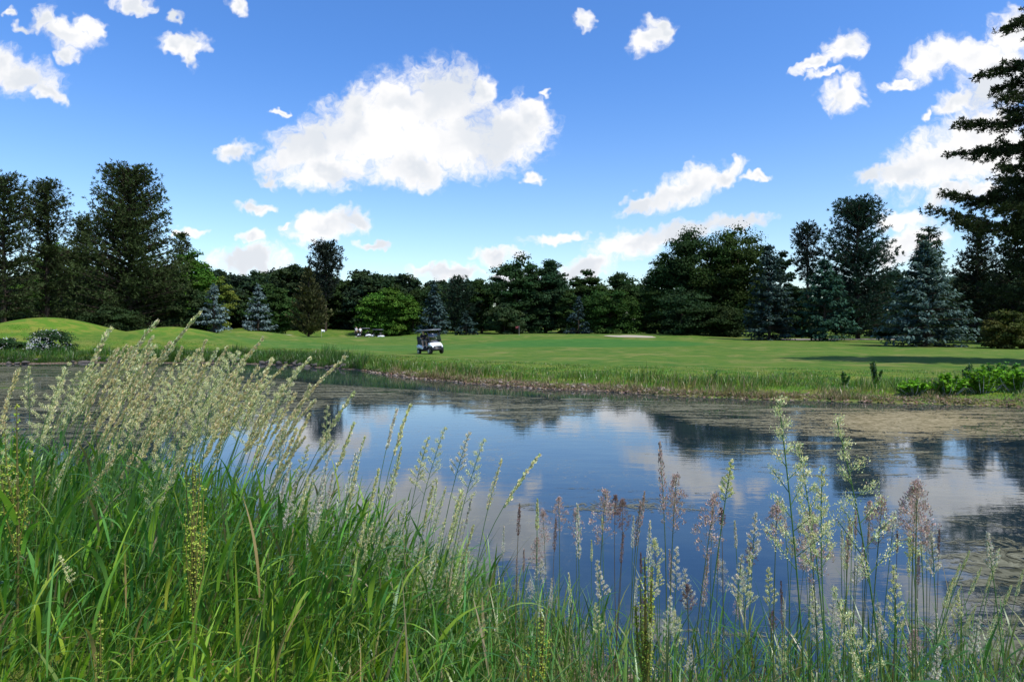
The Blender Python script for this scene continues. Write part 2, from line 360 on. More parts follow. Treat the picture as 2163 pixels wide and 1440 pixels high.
hgt = N(nt, 'ShaderNodeMath', operation='MULTIPLY_ADD'); L(nw2, hgt.inputs[0]); hgt.inputs[1].default_value = .16; L(nw, hgt.inputs[2])
bp = N(nt, 'ShaderNodeBump'); bp.inputs['Strength'].default_value = .025; bp.inputs['Distance'].default_value = .05; L(hgt.outputs[0], bp.inputs['Height'])
murk = noise(pos, 1.1, 4, .6).outputs['Fac']
wc = mixc(mrange(murk,.35,.65), (.010,.022,.030), (.020,.034,.036))
# thin floating threads of algae everywhere
mpf = N(nt, 'ShaderNodeMapping'); L(pos, mpf.inputs[0]); mpf.inputs['Scale'].default_value = (.8,1.2,1)
th = noise(mpf.outputs[0], 1.5, 5, .62, dist=1.6).outputs['Fac']
def mnode(op, a, b=None, clamp=False):
    n = N(nt, 'ShaderNodeMath', operation=op); n.use_clamp = clamp
    for i, q in enumerate((a, b)):
        if q is None: continue
        if hasattr(q, 'is_output'): L(q, n.inputs[i])
        else: n.inputs[i].default_value = q
    return n.outputs[0]
line = mnode('SUBTRACT', 1, mnode('MULTIPLY', mnode('ABSOLUTE', mnode('SUBTRACT', th, .5)), 42), True)
gate = mrange(noise(pos, .42, 3, .6).outputs['Fac'], .40, .58)
brk = mrange(noise(pos, 14, 3, .6).outputs['Fac'], .42, .6)
thr = mnode('MULTIPLY', mnode('MULTIPLY', line, gate), brk)
df = N(nt, 'ShaderNodeBsdfDiffuse'); L(wc, df.inputs[0])
gl = N(nt, 'ShaderNodeBsdfGlossy'); gl.inputs['Roughness'].default_value = .035; gl.inputs['Color'].default_value = (.97,.98,1,1); L(bp.outputs[0], gl.inputs['Normal'])
fr = N(nt, 'ShaderNodeFresnel'); fr.inputs['IOR'].default_value = 1.75; L(bp.outputs[0], fr.inputs['Normal'])
m1 = N(nt, 'ShaderNodeMixShader'); L(fr.outputs[0], m1.inputs[0]); L(df.outputs[0], m1.inputs[1]); L(gl.outputs[0], m1.inputs[2])
al = N(nt, 'ShaderNodeBsdfDiffuse'); al.inputs[0].default_value = (.22,.21,.15,1)
m2 = N(nt, 'ShaderNodeMixShader'); L(mnode('MULTIPLY', thr, .6), m2.inputs[0]); L(m1.outputs[0], m2.inputs[1]); L(al.outputs[0], m2.inputs[2])
L(m2.outputs[0], out.inputs[0]); pond.data.materials.append(m)
# floating algae mats: a sheet that exists only where there is algae
py_rows = np.concatenate([np.linspace(762, 900, 200), np.linspace(901, 1560, 330)]); px_cols = np.linspace(-500, 2700, 620)
PX, PY = np.meshgrid(px_cols, py_rows)
D = EYE*F/(PY-HZ); X = (PX-CX)/F*D; Y = D
def blob(x, y, sx, sy, a=1): return a*np.exp(-(((PX-x)/sx)**2+((PY-y)/sy)**2))
edge = np.interp(PX, [-500,0,500,640,820,1100,1400,1640,1900,2163,2700], [772,772,774,806,818,836,845,858,862,880,900])
low = np.interp(PX, [-500,0,450,620,700,850,960,1010,1100,1170,1300,1400,1500,1650,1900,2163,2700], [960,955,930,890,856,856,862,884,912,890,868,880,905,925,930,935,950])
mask = .60*sstep(-1, 3, PY-edge)*sstep(12, -14, PY-low)
mask -= .32*sstep(1600,1750,PX)*0
mask = np.maximum(mask, blob(1900,890,210,26,1.25)); mask = np.maximum(mask, blob(2130,895,140,40,.75))
mask = np.maximum(mask, blob(1800,960,420,48,.50)); mask = np.maximum(mask, blob(2130,1200,150,70,.84)); mask = np.maximum(mask, blob(2150,1370,240,90,.74))
mask = np.maximum(mask, blob(300,860,360,90,.62)); mask = np.maximum(mask, blob(1300,1060,260,40,.36)); mask = np.maximum(mask, blob(1850,1130,300,60,.40)); mask = np.maximum(mask, blob(1040,1345,150,18,.8))
mask = np.maximum(mask, blob(1600,1300,300,60,.30)); mask = np.maximum(mask, blob(2120,842+12,90,5,.9))
mask -= .55*blob(610,790,130,13,1)          # open dark water in the inlet
keep = (mask > .17) & ((Y - yfar(X)) < -.05) & ((ynear(X)-Y) < .3)
ix = np.arange(PX.size).reshape(PX.shape); cell = keep[:-1,:-1]|keep[1:,1:]|keep[:-1,1:]|keep[1:,:-1]
Qa = np.stack([ix[1:,:-1], ix[1:,1:], ix[:-1,1:], ix[:-1,:-1]], -1)[cell]
used = np.unique(Qa); remap = np.full(PX.size, -1); remap[used] = np.arange(len(used))
Va = np.stack([X,Y,X*0+.004],-1).reshape(-1,3)[used]
tan = np.clip(blob(1930,892,260,40,1.2)+blob(1040,1345,150,30,1), 0, 1)
alg = add('algae_mat', Va, remap[Qa], None, None, np.stack([mask,tan,mask*0],-1).reshape(-1,3)[used], True)
tag(alg, 'thin grey brown mats of algae floating in streaks on the pond', 'algae', kind='stuff')
m, nt, out = new_mat('algae'); L = nt.links.new
tc = N(nt, 'ShaderNodeTexCoord'); pos = tc.outputs['Object']; at = N(nt, 'ShaderNodeAttribute'); at.attribute_name = 'Col'; sc = N(nt, 'ShaderNodeSeparateColor'); L(at.outputs['Color'], sc.inputs[0])
mp = N(nt, 'ShaderNodeMapping'); L(pos, mp.inputs[0]); mp.inputs['Scale'].default_value = (.22,1,1); mp.inputs['Rotation'].default_value = (0,0,R(8))
n1 = noise(mp.outputs[0], 1.1, 9, .74, dist=1.4).outputs['Fac']
n2 = noise(pos, 5, 6, .7, dist=1.0).outputs['Fac']
rid = mnode('SUBTRACT', 1, mnode('MULTIPLY', mnode('ABSOLUTE', mnode('SUBTRACT', n2, .5)), 5.5), True)
comb = mnode('ADD', mnode('MULTIPLY', n1, 1.75), mnode('MULTIPLY', rid, .45))
comb = mnode('ADD', comb, mnode('MULTIPLY', sc.outputs[0], .72))
fac = mrange(comb, 1.55, 1.68)
colr = mixc(mrange(n2,.35,.65), (.045,.046,.026), (.21,.205,.135))
colt = mixc(mrange(n2,.35,.65), (.15,.125,.06), (.34,.28,.16))
colr = mixc(sc.outputs[1], colr, colt)
df = N(nt, 'ShaderNodeBsdfDiffuse'); L(colr, df.inputs[0]); gl = N(nt, 'ShaderNodeBsdfGlossy'); gl.inputs['Roughness'].default_value = .22
m0 = N(nt, 'ShaderNodeMixShader'); m0.inputs[0].default_value = .06; L(df.outputs[0], m0.inputs[1]); L(gl.outputs[0], m0.inputs[2])
tr = N(nt, 'ShaderNodeBsdfTransparent'); m1 = N(nt, 'ShaderNodeMixShader'); L(mnode('MULTIPLY', fac, .9), m1.inputs[0]); L(tr.outputs[0], m1.inputs[1]); L(m0.outputs[0], m1.inputs[2])
L(m1.outputs[0], out.inputs[0]); alg.data.materials.append(m)
# ---------------------------------------------------------------- trees
def rdir(n, r=rng):
    v = r.normal(size=(n,3)); return norm(v)
def trunk_mb(H, r0, seed, lean=0.0, limbs=None, top=.9):
    r = np.random.default_rng(seed); mb = MB(); t = np.linspace(0, top, 7)
    pts = np.stack([lean*H*t**1.5+.01*H*np.sin(t*5+seed), .01*H*np.cos(t*4+seed), H*t-.15*(t==0)],-1)
    mb.tube(pts, r0*(1-t*.85), 8)
    if limbs is not None:
        for e in limbs:
            z0 = max(e[2]-.45*math.hypot(e[0],e[1])-.05*H, .12*H); k = min(z0/H/top, .95)
            b = np.array([np.interp(k*top, t, pts[:,0]), np.interp(k*top, t, pts[:,1]), z0]); e = np.array(e)
            mid = (b+e)/2+np.array([0,0,-.06*np.linalg.norm(e-b)])
            mb.tube([b, mid, e], [r0*.38, r0*.22, r0*.06], 5)
    return mb
def broadleaf(name, H, W, col, seed, base=.12, ncl=140, per=150, leaf=.34, shape='round', lobes=5, trunk=True, gap=0.0, depth=.9):
    """crown of leaf clumps carried on the envelope and inside it"""
    r = np.random.default_rng(seed); root = empty(name, (0,0,0))
    # big lobes make the outline uneven
    lob = []
    for i in range(lobes):
        a = r.uniform(0, 2*math.pi); q = r.uniform(.25, .55); z = r.uniform(.35, .82)
        lob.append((q*math.cos(a)*W*.5, q*math.sin(a)*W*.5*depth, base*H+(1-base)*H*z, r.uniform(.24,.36)*W, r.uniform(.13,.22)*H))
    lob.append((0, 0, base*H+(1-base)*H*.68, .40*W, .30*H*(1-base)/.88))
    lob.append((0, 0, base*H+(1-base)*H*.42, .46*W, .33*H*(1-base)/.88))
    if shape == 'low':
        for i in range(5):
            a = r.uniform(0, 6.28); lob.append((.28*W*math.cos(a), .28*W*math.sin(a)*depth, base*H+.16*H, .24*W, .16*H))
    vol = np.array([l[3]*l[3]*l[4] for l in lob]); vol = vol**.6; vol /= vol.sum()
    C = []
    for i in range(ncl):
        l = lob[r.choice(len(lob), p=vol)]; d = rdir(1, r)[0]; q = r.uniform(.72, 1.0)
        p = np.array([l[0]+d[0]*q*l[3], l[1]+d[1]*q*l[3]*depth, l[2]+d[2]*q*l[4]])
        p[2] = min(p[2], H-.02*W); C.append(p)
    C = np.array(C); C[:,0] = np.clip(C[:,0]*(W*.5-.07*W)/max(.01, np.percentile(np.abs(C[:,0]), 93)), -.47*W, .47*W); C[:,2] = base*H+np.clip((C[:,2]-C[:,2].min())/(np.percentile(C[:,2],95)-C[:,2].min()),0,1.02)*(H*(1-base)-.12*W)+.03*W
    sy = (W*.5*depth-.05*W)/max(.01, np.percentile(np.abs(C[:,1]), 98)); C[:,1] *= sy
    rr_ = np.clip(np.hypot(C[:,0],C[:,1])/(W*.5), 0, 1); cap_ = base*H+(H*(1-base)-.10*W)*(1-.50*rr_**2.2)*r.uniform(.93,1.03,ncl); C[:,2] = np.minimum(C[:,2], cap_)
    low = r.uniform(size=ncl) < .25; C[low,2] = base*H+r.uniform(0,.35,low.sum())*H   # skirt of lower boughs
    rc = r.uniform(.085, .155, ncl)*W
    k = np.repeat(np.arange(ncl), per); d = rdir(len(k), r); d[:,2] = np.abs(d[:,2])*.75+d[:,2]*.25; d = norm(d)
    pos = C[k]+d*(rc[k]*r.uniform(.35,1.08,len(k)))[:,None]*np.array([1.15,1.15,.8])
    n = norm(d*.7+rdir(len(k), r)*.75+np.array([0,0,.35])); dr = norm(np.cross(n, rdir(len(k), r)))
    tone = r.uniform(.72,1.28,ncl)[k]*r.uniform(.75,1.25,len(k)); c = np.array(col)[None]*tone[:,None]; c[:,0] *= r.uniform(.85,1.2,ncl)[k]
    s = leaf*r.uniform(.6,1.3,len(k))
    big = r.uniform(size=len(k)) < .16; pos[big] = C[k[big]]*np.array([.8,.8,.97])+d[big]*(rc[k[big]]*.5)[:,None]; s[big] *= 2.3
    V, Q, cc = cards(pos-dr*s[:,None]*.5, dr, n, s, s*.36, c)
    if trunk:
        lim = C[r.choice(ncl, min(9, ncl), replace=False)]
        trunk_mb(H*.85, .022*H+.05, seed, 0, lim).build('trunk', M_BARK, root, True)
    add('crown', V, Q, M_LEAF, root, cc)
    return root
def spray(base, d, up, L, W, r, col, n, droop=.0, k=.5):
    """n cards around each base point, pointing outwards along d"""
    b = np.repeat(base, n, 0); dd = norm(np.repeat(d, n, 0)+r.normal(size=(len(b),3))*.38+np.array([0,0,droop]))
    nn = norm(np.repeat(up, n, 0)+r.normal(size=(len(b),3))*.35); sz = r.uniform(.6,1.25,len(b))
    b = b + r.normal(size=b.shape)*L*.18
    return cards(b, dd, nn, L*sz, W*sz, col, k)
def conifer(name, H, W, col, seed, kind='spruce', base=.03, dens=1.0, card=.42, prof=None, trunk=None, tipcol=None, gaps=0.0, rise=None, curve=1.0):
    r = np.random.default_rng(seed); root = empty(name, (0,0,0))
    nb = int(dens*(12*H**.95 if kind != 'pine' else 7.5*H**.95)); t = np.sort(r.uniform(0, 1, nb)**.9)   # 0 bottom .. 1 top
    nwh = int(H*1.5) ; t = np.where(r.uniform(size=nb) < .75, (np.floor(t*nwh)+.5+r.normal(size=nb)*.12)/nwh, t); t = np.clip(t, 0, .995)
    if prof is None: prof = [(0,.86),(.08,1),(.3,.82),(.6,.50),(.85,.2),(1,.03)] if kind != 'pine' else [(0,.62),(.2,.95),(.4,1),(.7,.75),(.9,.42),(1,.12)]
    px_, py_ = zip(*prof); Lb = np.interp(t, px_, py_)*W*.5*r.uniform(.74,1.05,nb)
    if gaps: 
        g = vnoise(t*H*.55, t*0, seed) < gaps; Lb = np.where(g, Lb*.35, Lb)
    az = r.uniform(0, 2*math.pi, nb); z0 = H*(base+(1-base)*t)
    V_, Q_, C_ = [], [], []; off = 0; mb = MB(); tips = []
    step = card*(.42 if kind != 'pine' else .62)
    P, Dm, Tn = [], [], []
    for i in range(nb):
        L_ = Lb[i]; m_ = max(2, int(L_/step)); s = (np.arange(m_)+.5+r.uniform(-.3,.3,m_))/m_; s = s[s > (.22 if kind != 'pine' else .14)] if t[i] < .8 else s
        a = az[i]; dv = np.array([math.cos(a), math.sin(a)])
        if kind == 'spruce': dz = L_*(-.30*s+.22*s**2)*(1.15-t[i]) + L_*.45*t[i]*s
        elif kind == 'pine': dz = L_*(.05*s+.22*s**2) + L_*.5*t[i]*s - L_*.12*(1-t[i])*s
        else: dz = L_*.5*s
        if rise is not None: dz = dz+rise*L_*s
        side = r.normal(size=len(s))*L_*.10*s
        q = np.stack([dv[0]*L_*s-dv[1]*side, dv[1]*L_*s+dv[0]*side, z0[i]+dz], -1)
        P.append(q); Dm.append(np.broadcast_to([dv[0],dv[1],.12 if kind=='pine' else -.12],(len(s),3))); Tn.append(s)
        if trunk is not False and (kind == 'pine' or i % 2 == 0) and L_ > .8:
            e = np.array([dv[0]*L_*.9, dv[1]*L_*.9, z0[i]+(dz[-1] if len(dz) else 0)*.9]); mb.tube([[0,0,z0[i]], e], [.018*W*.35+.015, .012], 4, cap=False)
    P = np.vstack(P); Dm = np.vstack(Dm); Tn = np.concatenate(Tn)
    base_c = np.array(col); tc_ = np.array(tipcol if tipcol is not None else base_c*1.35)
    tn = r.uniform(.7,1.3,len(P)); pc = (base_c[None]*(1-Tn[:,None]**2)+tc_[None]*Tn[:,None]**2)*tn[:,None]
    up = np.broadcast_to([0,0,1.], P.shape)
    if kind == 'spruce':
        for sg in (-1, 1):      # side twigs lying in the plane of the branch, drooping a little
            sd_ = np.stack([-Dm[:,1]*sg, Dm[:,0]*sg, Dm[:,0]*0-.35], -1); d_ = norm(Dm*.75+sd_*.8)
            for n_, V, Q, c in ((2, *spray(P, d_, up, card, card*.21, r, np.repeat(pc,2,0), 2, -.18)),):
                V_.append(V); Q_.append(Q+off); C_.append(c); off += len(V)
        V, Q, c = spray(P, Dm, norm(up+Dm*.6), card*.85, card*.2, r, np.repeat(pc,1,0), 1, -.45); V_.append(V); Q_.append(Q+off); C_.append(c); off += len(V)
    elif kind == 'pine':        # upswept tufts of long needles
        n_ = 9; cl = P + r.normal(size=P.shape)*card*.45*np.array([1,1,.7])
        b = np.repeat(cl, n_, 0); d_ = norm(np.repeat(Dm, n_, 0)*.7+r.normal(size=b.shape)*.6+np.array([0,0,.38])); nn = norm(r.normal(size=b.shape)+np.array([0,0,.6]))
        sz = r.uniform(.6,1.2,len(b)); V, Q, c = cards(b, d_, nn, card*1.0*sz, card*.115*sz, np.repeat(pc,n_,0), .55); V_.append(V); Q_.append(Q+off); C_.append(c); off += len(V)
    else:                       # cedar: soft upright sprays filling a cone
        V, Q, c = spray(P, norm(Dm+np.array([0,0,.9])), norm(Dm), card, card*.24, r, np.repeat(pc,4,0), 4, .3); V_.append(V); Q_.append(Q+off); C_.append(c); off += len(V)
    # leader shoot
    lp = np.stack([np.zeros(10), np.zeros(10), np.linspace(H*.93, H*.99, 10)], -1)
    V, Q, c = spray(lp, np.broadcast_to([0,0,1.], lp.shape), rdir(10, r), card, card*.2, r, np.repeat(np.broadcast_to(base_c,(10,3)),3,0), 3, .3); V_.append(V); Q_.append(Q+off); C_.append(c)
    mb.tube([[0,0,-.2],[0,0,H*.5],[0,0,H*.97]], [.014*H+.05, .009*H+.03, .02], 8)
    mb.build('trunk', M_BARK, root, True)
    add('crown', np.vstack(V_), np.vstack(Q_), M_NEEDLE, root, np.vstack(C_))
    return root
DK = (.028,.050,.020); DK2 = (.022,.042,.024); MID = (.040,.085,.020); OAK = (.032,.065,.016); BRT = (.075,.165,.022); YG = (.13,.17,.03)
PINE = (.042,.060,.022); BLUE = (.085,.125,.120); DBLU = (.035,.060,.052); FIR = (.026,.062,.036); CED = (.060,.062,.026)
def place(root, x, D, zoff=-.05, label=None, cat='tree', group=None, rz=None):
    X = wx(x, D); root.location = (X, D, hz(X, D)+zoff); root.rotation_euler = (0,0, random.uniform(0,6.28) if rz is None else rz)
    tag(root, label, cat, group)
def Hof(x, D, top): return wz(top, D)-hz(wx(x,D), D)
def T(kind, x, w, top, D, col, label, **k):
    H = Hof(x, D, top); W = w/F*D; seed = int(x*7+D*3+top); g = k.pop('group', None); cat = k.pop('cat', 'tree'); nm = k.pop('name', None)
    leaf = max(.20, .0030*D)
    if kind == 'b': o = broadleaf(nm or 'broadleaf_tree', H, W, col, seed, leaf=k.pop('leaf', leaf), **k)
    else: o = conifer(nm or {'spruce':'spruce_tree','pine':'pine_tree','cedar':'cedar_tree'}[kind], H, W, col, seed, kind=kind, card=k.pop('card', max(.3, .0055*D)), **k)
    place(o, x, D, label=label, group=g, cat=cat); return o
PP = [(0,.85),(.12,1),(.3,.93),(.5,.75),(.72,.50),(.9,.25),(1,.06)]
# left group behind the mounds
T('pine', 8, 150, 378, 70, PINE, 'dark pine cut off by the left edge of the photo, with a blunt feathery top', dens=2.8, base=.1, prof=[(0,.7),(.3,1),(.8,.75),(.95,.5),(1,.3)])
T('pine', 100, 135, 384, 74, PINE, 'dark open-branched pine with sky showing between its limbs, second from the left edge', dens=2.6, base=.12, gaps=.2, prof=[(0,.5),(.3,.9),(.6,1),(.85,.62),(1,.2)])
T('pine', 274, 250, 362, 78, (.044,.064,.022), 'biggest pyramid-shaped pine, tallest tree of the left group behind the mounds', dens=4.4, base=.04, prof=[(0,.95),(.25,1),(.45,.84),(.65,.66),(.8,.52),(.93,.40),(1,.16)])
T('pine', 178, 120, 462, 84, PINE, 'shorter dark pine filling the gap left of the biggest pyramid-shaped pine', dens=2.2, base=.05)
T('pine', 385, 95, 495, 92, PINE, 'slim dark pine top peeking out behind the bright leafy tree on the left', dens=2.0, base=.05, prof=PP)
T('b', 398, 105, 520, 86, (.060,.145,.018), 'bright green leafy tree just right of the biggest pyramid-shaped pine', ncl=110, base=.05)
T('b', 130, 150, 505, 96, (.065,.13,.02), 'bright green leafy tree glimpsed between the pines at the far left', ncl=100)
T('b', 452, 80, 572, 100, YG, 'yellow-green leafy tree behind the left one of the two small blue spruces', ncl=70, base=.1)
for x, w, top, D, lb in ((60,130,625,80,'low dark leafy thicket under the two leftmost pines'), (175,130,600,86,'dark leafy undergrowth beneath the gap left of the biggest pine'),
        (330,120,590,84,'dark leafy undergrowth at the right foot of the biggest pine'),(235,120,640,72,'low dark bush at the foot of the biggest pine behind the dip between the mounds'),(400,110,600,80,'dark leafy bush left of the left small blue spruce')):
    T('b', x, w, top, D, (.030,.052,.018), lb, base=.0, ncl=70, cat='bush', name='thicket_bush', shape='low', trunk=False)
T('spruce', 452, 92, 600, 78, BLUE, 'small silvery blue spruce, the left one of the pair near the mounds', base=.0, dens=1.5, card=.36, tipcol=(.17,.24,.235))
T('spruce', 545, 82, 602, 84, BLUE, 'small silvery blue spruce, the right one of the pair near the mounds', base=.0, dens=1.5, card=.36, tipcol=(.17,.24,.235))
# middle background
T('cedar', 652, 100, 568, 106, CED, 'brownish olive cone-shaped cedar behind the white golf flag', dens=2.2, base=.0, card=.55)
T('b', 572, 100, 590, 126, (.038,.080,.020), 'mid green leafy tree showing between the right small blue spruce and the olive cedar', ncl=90, base=.0)
T('pine', 688, 78, 522, 140, (.026,.036,.026), 'lone dark pine with a windswept open top standing above the treeline', dens=1.6, base=.35, card=.8, prof=[(0,.3),(.3,.7),(.6,1),(.8,.9),(1,.5)])
T('b', 822, 118, 606, 134, BRT, 'bright green rounded leafy tree left of the nearest golf cart', ncl=170, base=.03, lobes=8, per=170)
T('b', 872, 40, 640, 136, (.04,.09,.02), 'narrow darker green leafy tree hugging the right side of the bright rounded tree', ncl=40, base=.0)
T('spruce', 917, 75, 598, 118, (.05,.085,.080), 'slim bluish spruce rising behind the nearest golf cart', base=.0, dens=1.3)
T('pine', 968, 90, 588, 126, DK2, 'dark pine right of the slim bluish spruce behind the nearest golf cart', base=.0, dens=2.2)
T('spruce', 985, 66, 662, 108, (.03,.055,.045), 'low dark spruce right of the nearest golf cart at the foot of the treeline', base=.0)
T('b', 1018, 80, 582, 130, OAK, 'dark leafy tree left of the tall rounded tree behind the dark golf flag', ncl=80, base=.0)
T('b', 1090, 125, 532, 122, (.030,.066,.022), 'tall leafy tree with a knobbly top behind the dark golf flag', ncl=130, base=.0, lobes=7)
T('b', 1152, 108, 540, 124, (.024,.058,.024), 'tall rounded dark tree joined to the right of the knobbly-topped tree', ncl=110, base=.0)
T('b', 1066, 90, 640, 112, (.034,.058,.022), 'low dark bushy tree at the foot of the knobbly-topped tree', ncl=70, base=.0, shape='low')
T('b', 1205, 60, 612, 120, OAK, 'small dark tree in the low notch of the skyline right of the tall rounded tree', ncl=50, base=.0)
T('spruce', 1222, 62, 630, 110, (.035,.060,.058), 'small dark blue spruce in the notch between the two middle clumps', base=.0)
T('b', 1242, 92, 566, 128, OAK, 'leafy tree with a lumpy crown, first of three right of the skyline notch', ncl=100, base=.0)
T('b', 1316, 95, 564, 130, (.028,.060,.018), 'leafy tree with a lumpy crown, second of three right of the skyline notch', ncl=100, base=.0)
T('b', 1362, 70, 585, 132, OAK, 'leafy tree with a small crown, third of three right of the skyline notch', ncl=70, base=.0)
T('b', 1290, 120, 598, 112, (.038,.086,.018), 'lighter green spreading tree in front of the three lumpy-crowned trees, by the sand bunker', ncl=110, base=.0)
T('b', 1410, 120, 528, 114, OAK, 'stepped left shoulder tree of the big oak clump', ncl=100, base=.0)
T('b', 1466, 170, 474, 112, (.026,.056,.018), 'big oak forming the left dome of the oak clump', ncl=170, base=.0, lobes=8)
T('b', 1558, 190, 468, 108, (.034,.062,.014), 'biggest oak with a broad domed crown and sky gaps, right dome of the oak clump', ncl=190, base=.12, lobes=8)
T('b', 1440, 130, 600, 102, (.026,.055,.020), 'dark low tree in front of the left dome of the oak clump', ncl=100, base=.0, shape='low')
T('b', 1520, 110, 640, 100, (.030,.052,.016), 'dark low bushy tree under the biggest oak', ncl=80, base=.0, shape='low')
T('b', 1650, 70, 520, 104, (.028,.060,.024), 'leafy tree top showing behind the tall dark spruce right of the oaks', ncl=60, base=.0)
T('spruce', 1625, 118, 518, 86, (.036,.064,.055), 'tall dark blue-green spruce with layered branches right of the oak clump', base=.0, dens=1.7, card=.5, prof=[(0,.9),(.1,1),(.35,.88),(.6,.66),(.85,.35),(1,.08)])
T('pine', 1706, 66, 476, 118, (.026,.040,.030), 'thin open pine with tufted top standing left of the big round-topped conifer', dens=1.2, base=.5, card=.7, prof=[(0,.5),(.3,.9),(.7,1),(1,.4)])
T('b', 1690, 80, 600, 106, DK, 'dark leafy tree between the layered spruce and the big round-topped conifer', ncl=60, base=.0)
T('pine', 1812, 178, 425, 90, (.026,.052,.034), 'big dense round-topped dark conifer, tallest on the right half of the far bank', dens=3.4, base=.03, card=.5, prof=[(0,.95),(.25,1),(.5,.86),(.72,.72),(.88,.52),(.96,.34),(1,.12)])
T('spruce', 1742, 125, 548, 82, (.030,.074,.046), 'green fir in front of the left side of the big round-topped conifer', base=.0, dens=1.7, card=.5, prof=[(0,.9),(.15,1),(.4,.85),(.7,.55),(1,.08)])
T('b', 1895, 100, 565, 96, DK, 'dark leafy tree between the round-topped conifer and the big blue spruce', ncl=80, base=.0)
T('spruce', 1962, 100, 480, 72, (.036,.055,.026), 'dark green spire of a spruce rising just behind the big blue spruce', base=.0, dens=1.6, prof=[(0,1),(.5,.8),(.8,.55),(.95,.42),(1,.2)])
T('spruce', 1955, 205, 508, 62, (.050,.086,.070), 'big blue spruce with drooping layered branches, nearest spruce on the right', base=.0, dens=2.3, card=.42, tipcol=(.10,.16,.135), prof=[(0,.90),(.10,1),(.35,.80),(.6,.50),(.8,.30),(1,.06)])
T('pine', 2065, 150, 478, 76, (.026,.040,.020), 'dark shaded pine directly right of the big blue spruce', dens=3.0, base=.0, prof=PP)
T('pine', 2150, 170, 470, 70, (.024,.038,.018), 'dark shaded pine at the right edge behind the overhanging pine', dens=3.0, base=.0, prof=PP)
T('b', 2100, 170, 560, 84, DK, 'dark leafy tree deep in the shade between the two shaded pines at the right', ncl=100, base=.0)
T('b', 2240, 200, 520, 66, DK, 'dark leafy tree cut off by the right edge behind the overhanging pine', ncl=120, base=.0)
T('b', 2140, 110, 648, 56, (.080,.090,.022), 'low olive bush with yellow-green upper sprays at the right edge of the lawn', ncl=70, base=.0, shape='low', cat='bush', name='olive_bush')
# rows of dark woodland behind, told apart by nothing but their place
proto = [broadleaf('woodland_tree', 13, 11, c, 900+i, base=.0, ncl=85, per=95, leaf=.6, lobes=7) for i, c in enumerate((DK, (.024,.046,.018), (.030,.056,.016), DK2))]
rows = []
for i in range(26): rows.append((455+i*20+random.uniform(-6,6), 560+10*math.sin(i*.6)+random.uniform(-6,8)+max(0,(i-10))*1.6, 150+random.uniform(-6,12)))
for i in range(26): rows.append((930+i*37+random.uniform(-8,8), 596+random.uniform(-12,14), 146+random.uniform(-6,14)))
for i in range(12): rows.append((-60+i*45, 560+random.uniform(-15,20), 110+random.uniform(-6,12)))
for i in range(8): rows.append((1880+i*55, 575+random.uniform(-15,15), 104+random.uniform(-6,12)))
for i in range(6): rows.append((2260+i*120, 520+random.uniform(-15,15), 84+random.uniform(-6,12)))
for i in range(6): rows.append((-700+i*110, 520+random.uniform(-15,15), 84+random.uniform(-6,12)))
for i, (x, top, D) in enumerate(rows):
    p_ = proto[i % 4]; o = p_ if i < 4 else copy_tree(p_)
    place(o, x, D, label='dark leafy woodland tree in the packed row behind the single trees of the far bank', group='woodland trees behind the far bank', zoff=-.3)
    H = Hof(x, D, top); k = random.uniform(.8,1.1); o.scale = (k*max(H/13,.7), k*max(H/13,.7), H/13)
